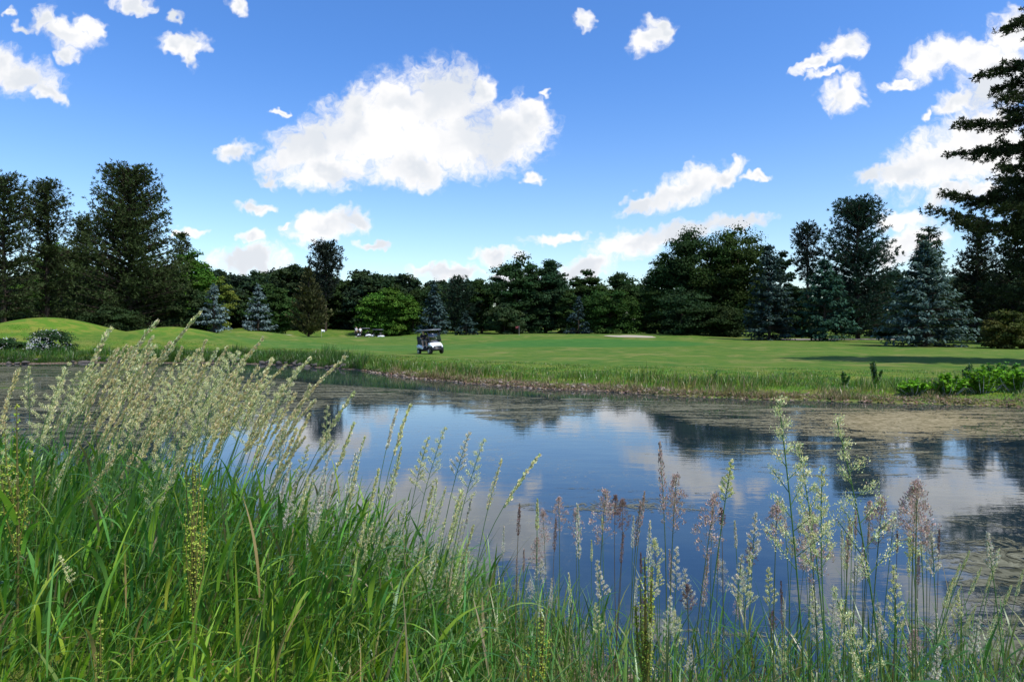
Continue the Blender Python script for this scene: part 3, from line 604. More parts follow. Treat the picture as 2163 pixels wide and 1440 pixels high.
# near pine whose boughs hang in from the right
def near_pine():
    r = np.random.default_rng(77); D = 34; X0 = wx(2300, D); root = empty('pine_tree', (X0, D, hz(X0, D)-.1))
    Ht = 20.5; mb = MB(); mb.tube([[0,0,-.2],[.1,0,8],[-.1,.1,14],[0,0,Ht]], [.42,.34,.22,.05], 10)
    V_, Q_, C_ = [], [], []; off = 0
    boughs = []   # end x px, end y px, start y px
    for (ex, ey, sy, dy) in ((2120,62,-60,0),(2088,148,60,.5),(2100,215,150,-.5),(2030,262,200,0),(2030,318,250,.8),(2095,362,300,-.8),(2110,300,260,1.5),(1965,440,470,0),(2015,405,400,.6),(2010,480,470,-1),(2090,420,360,1.2),(2110,400,350,.6),(2060,450,400,-1.2),(2140,170,100,1.2),(2150,260,200,-1.3),(2150,90,0,-1)):
        boughs.append((np.array([(ex-2300)/F*D, dy, 0]), wz(ey,D)-root.location[2], wz(sy,D)-root.location[2]))
    for i in range(185):
        t = r.uniform(.12,1); L = np.interp(t,[0,.2,.5,.8,1],[3.0,5.0,4.9,3.6,.8])*r.uniform(.7,1.1); a = r.uniform(-1.9, 1.9) if i % 4 else r.uniform(2.2,4.0)
        if abs(a) > 2.1: L *= .55
        z = Ht*t; boughs.append((np.array([math.cos(a)*L, math.sin(a)*L, 0]), z+L*.1, z))
    for e, ze, zs in boughs:
        a = np.array([0,0,zs]); b = np.array([e[0], e[1], ze]); Lb = np.linalg.norm(b-a)
        q = np.linspace(0,1,9)[:,None]; ln = a+(b-a)*q+np.array([0,0,1])*(-np.sin(q*math.pi)*.07*Lb)
        mb.tube(ln, np.linspace(.05+.008*Lb,.015,9), 5)
        m_ = int(Lb*12)+8; s = r.uniform(.12,1,m_)**.75; base = np.stack([np.interp(s, q[:,0], ln[:,j]) for j in range(3)],-1)
        dirv = norm((b-a)[None])[0]; side = norm(np.cross(dirv,[0,0,1.])[None])[0]
        tl = (np.clip(Lb*.40,.5,1.7)*(1.05-.75*s)*r.uniform(.35,1,m_))
        sg = r.choice([-1,1],m_)*r.uniform(.2,1,m_)
        tip = base+norm(side[None]*sg[:,None]+dirv[None]*.8+np.array([0,0,1])*r.uniform(-.75,.6,m_)[:,None])*tl[:,None]
        cls = []
        for k_ in range(m_):
            if k_ % 2 == 0: mb.tube([base[k_],tip[k_]], [.016,.006], 3, cap=False)
            nf = max(2, int(tl[k_]/.13)); f = np.linspace(.3,1.05,nf)[:,None]; cls.append(base[k_]*(1-f)+tip[k_]*f+r.normal(size=(nf,3))*.035)
        cl = np.vstack(cls); n_ = 13; bb = np.repeat(cl, n_, 0); dd = norm(dirv[None]*.4+r.normal(size=bb.shape)*.55+np.array([0,0,.42])); nn = r.normal(size=bb.shape)
        sz = r.uniform(.6,1.2,len(bb)); tone = np.repeat(r.uniform(.7,1.4,len(cl)),n_)
        V,Q,c = cards(bb, dd, nn, .20*sz, .024*sz, np.array([.042,.058,.022])[None]*tone[:,None], .5); V_.append(V); Q_.append(Q+off); C_.append(c); off += len(V)
    mb.build('trunk', M_BARK, root, True); add('crown', np.vstack(V_), np.vstack(Q_), M_NEEDLE, root, np.vstack(C_))
    tag(root, 'near pine with long needled boughs reaching in from the upper right edge', 'tree')
near_pine()
# ---------------------------------------------------------------- far bank: rough grass, stones, weeds
def blades(n, X, Y, h, w, col, lean=(.25,0), curl=.5, seg=4, seed=1, zoff=0.0, th=(0,.35)):
    r = np.random.default_rng(seed); n = len(X); Z = height(X, Y)+zoff
    a = r.uniform(0, 2*math.pi, n); d = np.stack([np.cos(a), np.sin(a)],-1)*r.uniform(.1,1,n)[:,None]*curl+np.array(lean)[None]
    L_ = np.linalg.norm(d,axis=1)+1e-6; dh = d/L_[:,None]
    fa = np.arctan2(dh[:,1],dh[:,0])+math.pi/2+r.normal(size=n)*.45; sx = np.stack([np.cos(fa), np.sin(fa), 0*fa],-1)
    t = np.linspace(0,1,seg+1); th0 = r.uniform(.0,.35,n); V = []; x = np.zeros(n); z = np.zeros(n)
    for i, ti in enumerate(t):
        if i:
            th = th0+L_*1.9*ti**1.3; st = h/seg; x = x+np.sin(th)*st; z = z+np.cos(th)*st
        c = np.stack([X+dh[:,0]*x, Y+dh[:,1]*x, Z+z],-1); ww = (w*(.45+1.3*ti-1.0*ti*ti) if ti < .5 else w*(1-ti)**.75*1.35)
        ww = np.maximum(ww, w*.04)
        V += [c-sx*ww[:,None]*.5, c+sx*ww[:,None]*.5]
    V = np.stack(V, 1); m = 2*(seg+1); o = (np.arange(n)*m)[:,None]
    Q = np.concatenate([np.stack([o[:,0]+2*i, o[:,0]+2*i+1, o[:,0]+2*i+3, o[:,0]+2*i+2],-1) for i in range(seg)])
    c = np.repeat(col, m, 0)
    return V.reshape(-1,3), Q, c
def vary(base, n, r, s=.25):
    b = np.array(base); b = b[r.integers(0,len(b),n)] if b.ndim == 2 else np.repeat(b[None], n, 0)
    return b*r.uniform(1-s,1+s,n)[:,None]*np.array([1,1,1])*np.exp(r.normal(size=(n,3))*.08)
r = np.random.default_rng(50)
n = 150000; X = r.uniform(-46, 32, n); k = (X/np.maximum(yfar(X),5)); a = r.uniform(0,1,n)**2.0*12+.02
Y = yfar(X)+a; hh = np.where(a < 1.6, .30, .30*np.exp(-(a-1.6)/2.2)+.05)*r.uniform(.5,1.5,n)*(1+.5*(X<-8)*(a<2.5))*(.12+2.6*fbm(X*.8,Y*.8,77)**2.4+.5*(fbm(X*2.5,Y*2.5,79)>.62)); hh *= np.where((X>-8)&(a<.8), .5, 1)
wdt = .012+.00045*Y
c = vary([(.075,.19,.014),(.105,.215,.014),(.15,.22,.025),(.06,.15,.018),(.23,.22,.08)], n, r)
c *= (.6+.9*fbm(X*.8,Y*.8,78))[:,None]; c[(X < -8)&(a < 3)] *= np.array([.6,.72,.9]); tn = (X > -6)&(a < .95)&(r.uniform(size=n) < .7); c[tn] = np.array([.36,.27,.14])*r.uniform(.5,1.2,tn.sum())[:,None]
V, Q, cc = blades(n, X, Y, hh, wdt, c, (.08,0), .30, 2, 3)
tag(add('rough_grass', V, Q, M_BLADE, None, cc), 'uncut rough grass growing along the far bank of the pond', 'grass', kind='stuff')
# stones: a few shared shapes
M_STONE = plain('stone', (.25,.20,.16), .9, noise=.45, nscale=5, spec=.2); M_STONED = plain('dark_stone', (.085,.075,.065), .9, noise=.4, nscale=5, spec=.2)
def stone_mesh(seed, mat):
    bm = bmesh.new(); bmesh.ops.create_icosphere(bm, subdivisions=2, radius=.5); r_ = random.Random(seed)
    cuts = [Vector((r_.gauss(0,1), r_.gauss(0,1), r_.gauss(0,1))).normalized() for _ in range(9)]
    for v in bm.verts:
        for c_ in cuts:
            dd = v.co.dot(c_)
            if dd > .34: v.co -= c_*(dd-.34)
        v.co *= 1+r_.uniform(-.05,.05); v.co.z *= .62
    me = bpy.data.meshes.new('stone'); bm.to_mesh(me); bm.free(); me.materials.append(mat); return me
SM = [stone_mesh(i, M_STONE) for i in range(5)]; SD = [stone_mesh(20+i, M_STONED) for i in range(5)]
for i in range(215):
    pale = i < 150
    x = r.uniform(-7.2, 5.5) if pale else r.uniform(-36, -9.5)
    if pale and r.uniform() < .35: x = r.uniform(-7.4,-4.2)
    y = float(yfar(x))+r.uniform(-.25, .75 if pale else .45); s = r.uniform(.07,.20) if pale else r.uniform(.25,.6)
    o = bpy.data.objects.new('shore_stone', (SM if pale else SD)[i%5]); COL.objects.link(o); o.location = (x, y, max(hz(x,y),-.02)+s*.12); o.rotation_euler = (0,0,r.uniform(0,6.28)); o.scale = (s*r.uniform(.8,1.5), s, s*r.uniform(.7,1.1))
    tag(o, 'small pale stone scattered on the muddy far waterline below the nearest golf cart' if pale else 'dark stone wedged in the shaded far bank below the grassy mounds', 'stone', 'pale stones on the far waterline' if pale else 'dark stones under the left far bank')
n = 4500; X = -8+24*r.uniform(0,1,n)**1.5; Y = yfar(X)+r.uniform(-.15,.55,n); P = np.stack([X,Y,np.maximum(height(X,Y),0)+.02],-1)
pc = vary([(.32,.25,.17),(.15,.11,.07),(.24,.17,.10)], n, r, .3)
V, Q, cc = cards(P, rdir(n,r)*np.array([1,1,.3]), norm(np.array([0,-.5,1.])[None]+rdir(n,r)*.5), r.uniform(.05,.13,n), r.uniform(.02,.05,n), pc)
tag(add('bank_gravel', V, Q, M_SEED, None, cc), 'pinkish gravel and dead stalks littering the far waterline', 'gravel', kind='stuff')
# white flowering bushes on the left far bank
def flower_bush(x, D, w, top, label, seed, nfl):
    W = w/F*D; X0 = wx(x,D); H = wz(top,D)-hz(X0,D); o = broadleaf('flowering_bush', H, W, (.035,.075,.025), seed, base=0, ncl=60, per=110, leaf=.10, shape='low', trunk=False)
    rr = np.random.default_rng(seed); d = rdir(nfl, rr); d[:,2] = np.abs(d[:,2]); d[:,1] = -np.abs(d[:,1])*.9+.1; P = d*np.array([W*.47,W*.45,H*.85])*rr.uniform(.8,1.02,nfl)[:,None]+np.array([0,0,.08*H])
    cl = P[rr.integers(0,max(4,nfl//5),nfl)]+rr.normal(size=(nfl,3))*.10; P = np.where(rr.uniform(size=(nfl,1))<.7, cl, P)
    V,Q,c = cards(P, rdir(nfl,rr), norm(d+rdir(nfl,rr)*.5), .10, .045, np.full((nfl,3),.55)); f = add('blossoms', V, Q, M_SEED, o, c); f['kind'] = 'stuff'
    tag(o, label, 'bush'); o.location = (X0, D, hz(X0,D)-.05)
flower_bush(104, 46.5, 96, 690, 'rounded bush covered in small white blossoms on the left far bank', 61, 520)
flower_bush(18, 47.5, 60, 708, 'low bush with few white blossoms at the left edge of the far bank', 62, 110)
# leafy weeds on the right far bank
def weed(name, x, D, w, top, col, label, seed, n=900, cat='weed', leaf=.09, up=.6):
    rr = np.random.default_rng(seed); X0 = wx(x,D); W = w/F*D; H = wz(top,D)-hz(X0,D); root = empty(name, (X0,D,hz(X0,D)-.02)); mb = MB(); ends = []
    for i in range(max(4,int(n/90))):
        a = rr.uniform(0,6.28); q = rr.uniform(0,.5)*W; h = H*rr.uniform(.6,1)*(1-.35*q/(.5*W)); e = np.array([q*math.cos(a), q*math.sin(a), h]); mb.tube([[e[0]*.4,e[1]*.4,0],[e[0]*.8,e[1]*.8,h*.5],e],[.010,.008,.004],4); ends.append(e)
    ends = np.array(ends); k = rr.integers(0,len(ends),n); t = rr.uniform(.15,1,n); P = ends[k]*t[:,None]; d = rdir(n,rr); d[:,2] = d[:,2]*.5+up*.5
    V,Q,c = cards(P, d, norm(rdir(n,rr)*.5+np.array([0,0,1])), leaf*rr.uniform(.6,1.4,n)*(1.25-.6*t), leaf*.33*rr.uniform(.7,1.2,n), vary(col,n,rr,.3))
    mb.build('stem', M_BLADE, root, True, True); add('leaves', V, Q, M_LEAF, root, c); tag(root, label, cat)
    return root
weed('tall_weed', 1850, 21.6, 40, 748, (.075,.15,.05), 'tall single weed standing highest above the rough grass on the right far bank', 71, 700, up=1.2)
weed('tall_weed', 1781, 21.4, 28, 768, (.08,.17,.045), 'shorter weed just left of the tallest one on the right far bank', 72, 350, up=1.2)
weed('tall_weed', 1512, 22.6, 22, 776, (.08,.17,.035), 'small dark weed alone in the rough grass right of the pale stones', 73, 260, up=1.0)
weed('tall_weed', 2040, 20.6, 34, 750, (.07,.15,.05), 'tall weed sticking up left of the leafy thicket by the right edge', 74, 500, up=1.2)
for i, (x, D, w, top, lb) in enumerate(((1930,20.2,90,796,'low bright leafy weed patch, leftmost under the tall weeds on the right far bank'),(2000,19.9,100,786,'bright leafy weed patch, second from the left on the right far bank'),
        (2075,19.8,110,770,'tallest bright leafy weed patch near the right edge of the far bank'),(2150,19.9,110,766,'bright leafy weed patch cut off by the right edge of the far bank'),(2110,21.5,120,752,'darker green weed patch behind the bright leafy ones at the right edge'))):
    weed('leafy_weed_patch', x, D, w, top, (.17,.36,.030) if i != 4 else (.09,.22,.04), lb, 80+i, 2600, leaf=.13)
# ---------------------------------------------------------------- people
M_SKIN = plain('skin', (.48,.29,.20), .6); M_HAIR = plain('hair', (.05,.035,.025), .8)
def skinned(name, joints, edges, mat, parent, sub=2):
    bm = bmesh.new(); lay = bm.verts.layers.skin.verify(); vs_ = []
    for i, (x,y,z,rd) in enumerate(joints):
        v_ = bm.verts.new((x,y,z)); v_[lay].radius = (rd,rd); v_[lay].use_root = (i == 0); vs_.append(v_)
    for a_, b_ in edges: bm.edges.new((vs_[a_], vs_[b_]))
    me = bpy.data.meshes.new(name); bm.to_mesh(me); bm.free()
    o = bpy.data.objects.new(name, me); COL.objects.link(o); o.modifiers.new('skin','SKIN'); sb = o.modifiers.new('sub','SUBSURF'); sb.levels = sub; sb.render_levels = sub
    dg = bpy.context.evaluated_depsgraph_get(); me2 = bpy.data.meshes.new_from_object(o.evaluated_get(dg)); o.modifiers.clear(); o.data = me2; me2.name = name
    me2.materials.clear(); me2.materials.append(mat)
    for p_ in me2.polygons: p_.use_smooth = True
    if parent: o.parent = parent
    return o
def person(pose, loc, rz, shirt, pants, label, group=None, hat=None, scale=1.0, short=True):
    """x forward, y left, origin under the hips (stand: ground; sit: seat contact)"""
    root = empty('person', loc, rz); root.scale = (scale,)*3
    if pose == 'sit':
        hip = .10; J = [(0,0,hip,.13),(0,0,hip+.24,.125),(.02,0,hip+.46,.13),(.03,0,hip+.56,.06),(.05,0,hip+.66,.075),(.06,0,hip+.76,.088)]
        legs = {s: [(.0,.10*s,hip,.10),(.42,.13*s,hip+.03,.07),(.50,.14*s,hip-.38,.045),(.62,.14*s,hip-.44,.035)] for s in (-1,1)}
        arms = {s: [(.03,.19*s,hip+.46,.058),(.12,.24*s,hip+.20,.045),(.36,.16*s,hip+.22,.032),(.43,.13*s,hip+.24,.030)] for s in (-1,1)}
    else:
        J = [(0,0,.93,.13),(0,0,1.14,.12),(0,0,1.38,.135),(0,0,1.48,.058),(.02,0,1.57,.075),(.02,0,1.67,.088)]
        legs = {s: [(.0,.09*s,.88,.095),(.02,.11*s,.48,.062),(-.02,.12*s,.09,.042),(.12,.13*s,.05,.035)] for s in (-1,1)}
        arms = {s: [(0,.19*s,1.40,.056),(-.02,.25*s,1.12,.045),(.10,.25*s,.88,.032),(.12,.24*s,.80,.028)] for s in (-1,1)}
    E = [(i,i+1) for i in range(5)]; JJ = list(J)
    for s in (-1,1):
        b0 = len(JJ); JJ += legs[s]; E += [(0,b0),(b0,b0+1),(b0+1,b0+2),(b0+2,b0+3)]
        b0 = len(JJ); JJ += arms[s]; E += [(2,b0),(b0,b0+1),(b0+1,b0+2),(b0+2,b0+3)]
        h = np.array(arms[s][3][:3]); d_ = norm((h-np.array(arms[s][2][:3]))[None])[0]; sd_ = np.array([0,1.,0]) if abs(d_[2]) > .5 else np.array([0,.7,-.7])
        for f_, (o_, l_) in enumerate(((-.028,.075),(-.010,.088),(.010,.082),(.027,.066))):
            q = h+sd_*o_*.8+d_*.03; k0 = len(JJ); q2 = q+d_*l_*.5; q3 = q+d_*l_+np.array([.012,0,-.012]); JJ += [(*q,.009),(*q2,.0085),(*q3,.0075)]; E += [(b0+3,k0),(k0,k0+1),(k0+1,k0+2)]
        k0 = len(JJ); q = h+np.array([.02,-.02*s,.005]); JJ += [(*q,.010),(*(q+d_*.035+np.array([.015,-.01*s,0])),.0085)]; E += [(b0+3,k0),(k0,k0+1)]
    skinned('body', JJ, E, M_SKIN, root)
    t = [(x,y,z,r_+.016) for x,y,z,r_ in J[:3]]+[(J[3][0],J[3][1],J[3][2]-.04,.08)]; te = [(0,1),(1,2),(2,3)]
    for s in (-1,1):
        b0 = len(t); a0, a1 = np.array(arms[s][0]), np.array(arms[s][1]); m_ = a0*.25+a1*.75; t += [(*a0[:3],a0[3]+.016),(*m_[:3],.062)]; te += [(2,b0),(b0,b0+1)]
    skinned('shirt', t, te, shirt, root)
    q = [(*J[0][:3],J[0][3]+.02)]; qe = []
    for s in (-1,1):
        b0 = len(q); l0, l1, l2 = [np.array(v_) for v_ in legs[s][:3]]; e_ = l1*.95+l0*.05 if short else l2; q += [(*l0[:3],l0[3]+.02),(*((l0+l1)/2)[:3],.10),(*e_[:3],(.085 if short else .06))]; qe += [(0,b0),(b0,b0+1),(b0+1,b0+2)]
        if not short: q.append((*l1[:3],.085)); q[-1], q[-2] = q[-2], q[-1]; qe += [(b0+2,b0+3)]
    skinned('trousers', q, qe, pants, root)
    for s in (-1,1):
        f0 = legs[s][2]; f1 = legs[s][3]; skinned('shoe', [(f0[0]-.02,f0[1],f0[2]-.03,.045),(f1[0],f1[1],f1[2]-.01,.042),(f1[0]+.07,f1[1],f1[2]-.015,.036)], [(0,1),(1,2)], M_WHITE, root, 1)
    hx, hy, hz_ = J[5][:3]; skinned('hair', [(hx-.02,hy,hz_+.035,.088),(hx-.045,hy,hz_-.02,.07)], [(0,1)], M_HAIR if hat is None else hat, root, 2)
    fb = MB(); fb.tube([[hx+.075,hy,hz_-.005],[hx+.105,hy,hz_-.03]],[.012,.014],6)          # nose
    for s in (-1,1):
        fb.tube([[hx-.01,hy+.082*s,hz_-.01],[hx-.02,hy+.100*s,hz_+.0]],[.02,.012],6)
    fb.build('nose_and_ears', M_SKIN, root, True)
    eb = MB()
    for s in (-1,1): eb.tube([[hx+.078,hy+.032*s,hz_+.012],[hx+.088,hy+.032*s,hz_+.012]],[.011,.009],6)
    eb.tube([[hx+.078,hy-.02,hz_-.055],[hx+.078,hy+.02,hz_-.055]],[.007,.007],5)
    eb.build('eyes_and_mouth', M_HAIR, root, True)
    if hat is not None:
        vb = MB(); vb.put([(hx+.05,hy-.08,hz_+.06),(hx+.17,hy-.05,hz_+.045),(hx+.17,hy+.05,hz_+.045),(hx+.05,hy+.08,hz_+.06),(hx+.05,hy-.08,hz_+.07),(hx+.17,hy-.05,hz_+.055),(hx+.17,hy+.05,hz_+.055),(hx+.05,hy+.08,hz_+.07)],[(0,3,2,1),(4,5,6,7),(0,1,5,4),(1,2,6,5),(2,3,7,6),(3,0,4,7)]); vb.build('cap_brim', hat, root)
    tag(root, label, 'person', group); return root
M_WHITE = plain('white_paint', (.78,.80,.84), .28, spec=.5); M_BLACK = plain('black_plastic', (.012,.012,.014), .45); M_TYRE = plain('tyre_rubber', (.014,.014,.015), .85); M_RIM = plain('rim', (.55,.55,.56), .35, .6)
M_SEAT = plain('seat_vinyl', (.05,.048,.045), .55); M_ROOF = plain('roof_grey', (.16,.17,.19), .4); M_POST = plain('post', (.03,.03,.032), .35, .5); M_DARK = plain('dark_cloth', (.018,.016,.022), .85); M_KHAKI = plain('khaki_cloth', (.30,.26,.20), .85)
M_WCLOTH = plain('white_cloth', (.72,.72,.74), .85); M_LAMP = plain('lamp_lens', (.75,.78,.8), .1)
gm, nt, out = new_mat('windshield'); L = nt.links.new; g_ = N(nt,'ShaderNodeBsdfGlossy'); g_.inputs['Roughness'].default_value = .03; t_ = N(nt,'ShaderNodeBsdfTransparent'); t_.inputs[0].default_value = (.45,.47,.5,1); mx_ = N(nt,'ShaderNodeMixShader'); mx_.inputs[0].default_value = .12; L(t_.outputs[0],mx_.inputs[1]); L(g_.outputs[0],mx_.inputs[2]); L(mx_.outputs[0],out.inputs[0]); M_GLASS = gm
def loft(sections, mat, name, parent):
    """sections: list of (x, half_width, z_low, z_high, round)"""
    mb = MB(); P = []; n_ = 12
    for (x, hw, zl, zh, rd) in sections:
        for y_, z_ in ((-hw,zl),(-hw,zl+(zh-zl)*.5),(-hw*.97,zh-rd),(-hw*.86,zh-rd*.3),(-hw*.55,zh),(0,zh+rd*.25),(hw*.55,zh),(hw*.86,zh-rd*.3),(hw*.97,zh-rd),(hw,zl+(zh-zl)*.5),(hw,zl),(0,zl)): P.append((x,y_,z_))
    m_ = len(sections); Qs = [(i*n_+j,(i+1)*n_+j,(i+1)*n_+(j+1)%n_,i*n_+(j+1)%n_) for i in range(m_-1) for j in range(n_)]
    c0 = np.mean(P[:n_],0); c1 = np.mean(P[-n_:],0); T_ = [(j,(j+1)%n_,len(P)) for j in range(n_)]+[((m_-1)*n_+(j+1)%n_,(m_-1)*n_+j,len(P)+1) for j in range(n_)]
    mb.put(P+[tuple(c0),tuple(c1)], Qs, T_); return mb.build(name, mat, parent, True)
def golf_cart(label, group='golf carts'):
    o = empty('golf_cart', (0,0,0)); tag(o, label, 'golf cart', group)
    b = MB(); b.box((0,0,.30),(2.1,.92,.12)); b.box((.15,0,.38),(.85,1.08,.05)); b.box((.92,0,.46),(.46,.98,.24)); b.box((1.13,0,.36),(.14,.97,.20)); b.box((-1.13,0,.34),(.12,.95,.18)); b.box((-.45,0,.48),(.75,1.0,.28)); b.build('chassis', M_BLACK, o)
    loft([(.62,.50,.62,.90,.06),(.80,.52,.60,.88,.08),(1.0,.50,.58,.80,.08),(1.12,.45,.58,.70,.06),(1.17,.38,.60,.66,.03)], M_WHITE, 'front_cowl', o)
    loft([(-1.20,.44,.50,.66,.05),(-1.10,.54,.46,.76,.06),(-.75,.56,.48,.78,.06),(-.35,.56,.42,.70,.06),(-.15,.55,.38,.55,.04)], M_WHITE, 'rear_body', o)
    s = MB(); s.box((-.38,0,.82),(.52,1.02,.14)); s.build('seat', M_SEAT, o); s = MB(); s.box((-.66,0,1.08),(.10,1.02,.40),(0,-.18,0)); s.build('backrest', M_SEAT, o)
    s = MB(); s.box((.60,0,.98),(.16,1.0,.16)); s.build('dashboard', M_BLACK, o)
    r_ = MB(); r_.box((-.10,0,1.83),(1.75,1.14,.05),None,.96); r_.box((-.10,0,1.79),(1.80,1.18,.04)); r_.build('roof', M_ROOF, o)
    for y_ in (-.5,.5):
        p_ = MB(); p_.tube([(.92,y_,.82),(.62,y_,1.80)],[.022,.020],6); p_.build('front_post', M_POST, o)
        p_ = MB(); p_.tube([(-.98,y_,.70),(-.90,y_,1.80)],[.022,.020],6); p_.build('rear_post', M_POST, o)
        lp = MB(); lp.disc((1.165,y_*.78,.55),(1,0,.3),.06,.05,12); lp.build('headlight', M_LAMP, o)
    wsd = MB(); wsd.put([(.89,-.49,.93),(.89,.49,.93),(.645,.49,1.74),(.645,-.49,1.74),(.895,-.49,.93),(.895,.49,.93),(.65,.49,1.74),(.65,-.49,1.74)],[(0,1,2,3),(7,6,5,4),(0,4,5,1),(1,5,6,2),(2,6,7,3),(3,7,4,0)]); wsd.build('windshield', M_GLASS, o)
    st = MB(); st.tube([(.60,.28,1.0),(.38,.28,1.14)],[.02,.015],6)
    a_ = np.linspace(0,2*math.pi,17); st.tube([(.38+.06*math.cos(k),.28+.17*math.sin(k),1.14+.15*math.cos(k)) for k in a_],.014,5,cap=False); st.build('steering_wheel', M_BLACK, o)
    for x_ in (-.80,.83):
        for y_ in (-.50,.50):
            w_ = MB(); a = np.array([0,1.,0]); c_ = np.array([x_,y_,.23]); w_.tube([c_-a*.09,c_-a*.075,c_-a*.04,c_+a*.04,c_+a*.075,c_+a*.09],[.17,.215,.23,.23,.215,.17],18); wo_ = w_.build('wheel', M_TYRE, o, True)
            h_ = MB(); h_.disc(c_+a*(.093 if y_>0 else -.093),a,.125,.02,14); h_.disc(c_+a*(.104 if y_>0 else -.104),a,.045,.02,8); h_.build('rim', M_RIM, wo_)
    return o
def golf_bag(loc, rz, col, label, parent=None):
    o = empty('golf_bag', loc, rz); tag(o, label, 'golf bag'); b = MB(); b.tube([(0,0,0),(0,0,.05),(-.03,0,.4),(-.06,0,.78),(-.065,0,.84)],[.12,.135,.125,.14,.135],12); b.build('bag', col, o, True)
    for i in range(6):
        a = i*1.05; c = MB(); c.tube([(-.06+.06*math.cos(a),.06*math.sin(a),.8),(-.09+.09*math.cos(a),.09*math.sin(a),1.10)],.006,4); h = c; h.box((-.09+.09*math.cos(a)+.03,.09*math.sin(a),1.12),(.09,.03,.05)); c.build('golf_club', M_POST, o)
    return o
c1 = golf_cart('nearest golf cart, white body and dark roof, parked on the fairway slope with riders')
D0 = 50.0; X0 = wx(909, D0); base = Matrix.Translation((X0, D0, hz(X0,D0)-.02)) @ Matrix.Rotation(R(-3.5),4,'Y') @ Matrix.Rotation(R(-54),4,'Z')
def put(o, m_): 
    o.rotation_mode = 'QUATERNION'; l_, q_, s_ = (base @ m_).decompose(); o.location = l_; o.rotation_quaternion = q_
put(c1, Matrix())
p1 = person('sit', (0,0,0), 0, M_DARK, M_KHAKI, 'passenger in dark shirt and khaki shorts, leg hanging out of the nearest golf cart'); put(p1, Matrix.Translation((-.36,-.30,.89)) @ Matrix.Rotation(R(-22),4,'Z'))
p2 = person('sit', (0,0,0), 0, M_DARK, M_DARK, 'driver in dark clothes sitting at the wheel of the nearest golf cart', short=False); put(p2, Matrix.Translation((-.36,.28,.89)))
g1 = golf_bag((0,0,0), 0, M_BLACK, 'black golf bag strapped upright on the rear of the nearest golf cart'); put(g1, Matrix.Translation((-1.12,-.24,.52)) @ Matrix.Rotation(R(-8),4,'Y'))
for x, D, rz, lb in ((769,117,200,'white and black golf cart beside two standing golfers, left one of the distant pair'),(797,119,170,'small golf cart farthest away, right one of the distant pair by the bright rounded tree')):
    c2 = copy_tree(c1); c2['label'] = lb; c2.rotation_mode = 'XYZ'; c2.rotation_euler = (0,0,R(rz)); X = wx(x,D); c2.location = (X, D, hz(X,D)-.02)
for x, D, rz, lb in ((752.5,112,250,'distant golfer in a white shirt, left one of the standing pair'),(761,114,120,'distant golfer in a white shirt, right one, close beside the far left cart')):
    X = wx(x,D); person('stand', (X,D,hz(X,D)), R(rz), M_WCLOTH, M_DARK, lb, short=False)
# flags
M_POLE = plain('flag_pole', (.5,.5,.5), .4); M_FLAGW = plain('white_flag', (.8,.8,.8), .8); M_FLAGD = plain('dark_flag', (.10,.012,.015), .8)
def flag(x, top, D, mat, label, sd_=1):
    X = wx(x,D); zb = hz(X,D); zt = wz(top,D); o = empty('flagstick', (X,D,zb)); mb = MB(); mb.tube([(0,0,-.1),(0,0,zt-zb)],[.016,.012],6); mb.build('pole', M_POLE, o)
    u_ = np.linspace(0,1,9); V = []; h_ = zt-zb
    for k in (0,.006):
        for q in u_: V += [(.02+.55*q*sd_, .08*math.sin(5*q)+k, h_-.02-.12*q), (.02+.55*q*sd_*.95, .08*math.sin(5*q+.4)+k, h_-.46-.02*q)]
    m_ = 9; Qs = [(2*i,2*i+1,2*i+3,2*i+2) for i in range(m_-1)]+[(18+2*i+2,18+2*i+3,18+2*i+1,18+2*i) for i in range(m_-1)]+[(2*i,2*i+2,18+2*i+2,18+2*i) for i in range(8)]+[(2*i+3,2*i+1,18+2*i+1,18+2*i+3) for i in range(8)]
    f_ = MB(); f_.put(V,Qs); f_.build('flag', mat, o, True); tag(o, label, 'golf flag')
flag(679, 695.5, 104, M_FLAGW, 'white golf flag in front of the olive cedar, left green')
flag(1096.5, 688, 96, M_FLAGD, 'dark golf flag on the raised middle green', -1)
# ---------------------------------------------------------------- near bank: mass of grass
r = np.random.default_rng(200)
GREENS = [(.100,.255,.030),(.068,.195,.032),(.165,.320,.030),(.080,.220,.048),(.215,.350,.040)]
def inpoly_left(X, Y):
    """density of the tall clump on the left of the near bank"""
    px = X/Y*F+CX
    return sstep(1130, 840, px)*(Y < ynear(X)+.25)*(Y > 1.25)
n0 = 46000; X = r.uniform(-7.5, .6, n0); Y = r.uniform(1.2, 7.8, n0); k = r.uniform(0,1,n0) < inpoly_left(X,Y)*(np.abs(X) < Y*.86+.3)*np.where(Y<2.4,.75,1); X = X[k]; Y = Y[k]; n = len(X)
print('blades left', n)
clump = fbm(X*2.2, Y*2.2, 91); h = r.uniform(.42, .98, n)*(.72+.55*clump)*np.where(Y < 2.6, .78, 1)*(1-.35*sstep(700, 1000, X/Y*F+CX))
wd = r.uniform(.007,.019,n)*np.where(r.uniform(size=n)<.14,1.6,1)
c = vary(GREENS, n, r, .3); dry = r.uniform(size=n) < .075; c[dry] = np.array([.30,.25,.13])*r.uniform(.7,1.2,dry.sum())[:,None]
low = Y < 2.6; c[low] *= np.array([1.25,1.1,.8])
top = h.copy(); X0_, Y0_ = X, Y
stem = r.uniform(size=n) < .30; zo = np.where(stem, 0, top*r.uniform(.05,.85,n)); h = np.where(stem, top, r.uniform(.16,.40,n)); wd = np.where(stem, wd*.6, wd*r.uniform(.95,1.75,n)*np.where(Y<2.5,.72,1))
VA = blades(stem.sum(), X[stem], Y[stem], h[stem], wd[stem], c[stem], (.22,-.05), .35, 7, 201); nl = ~stem
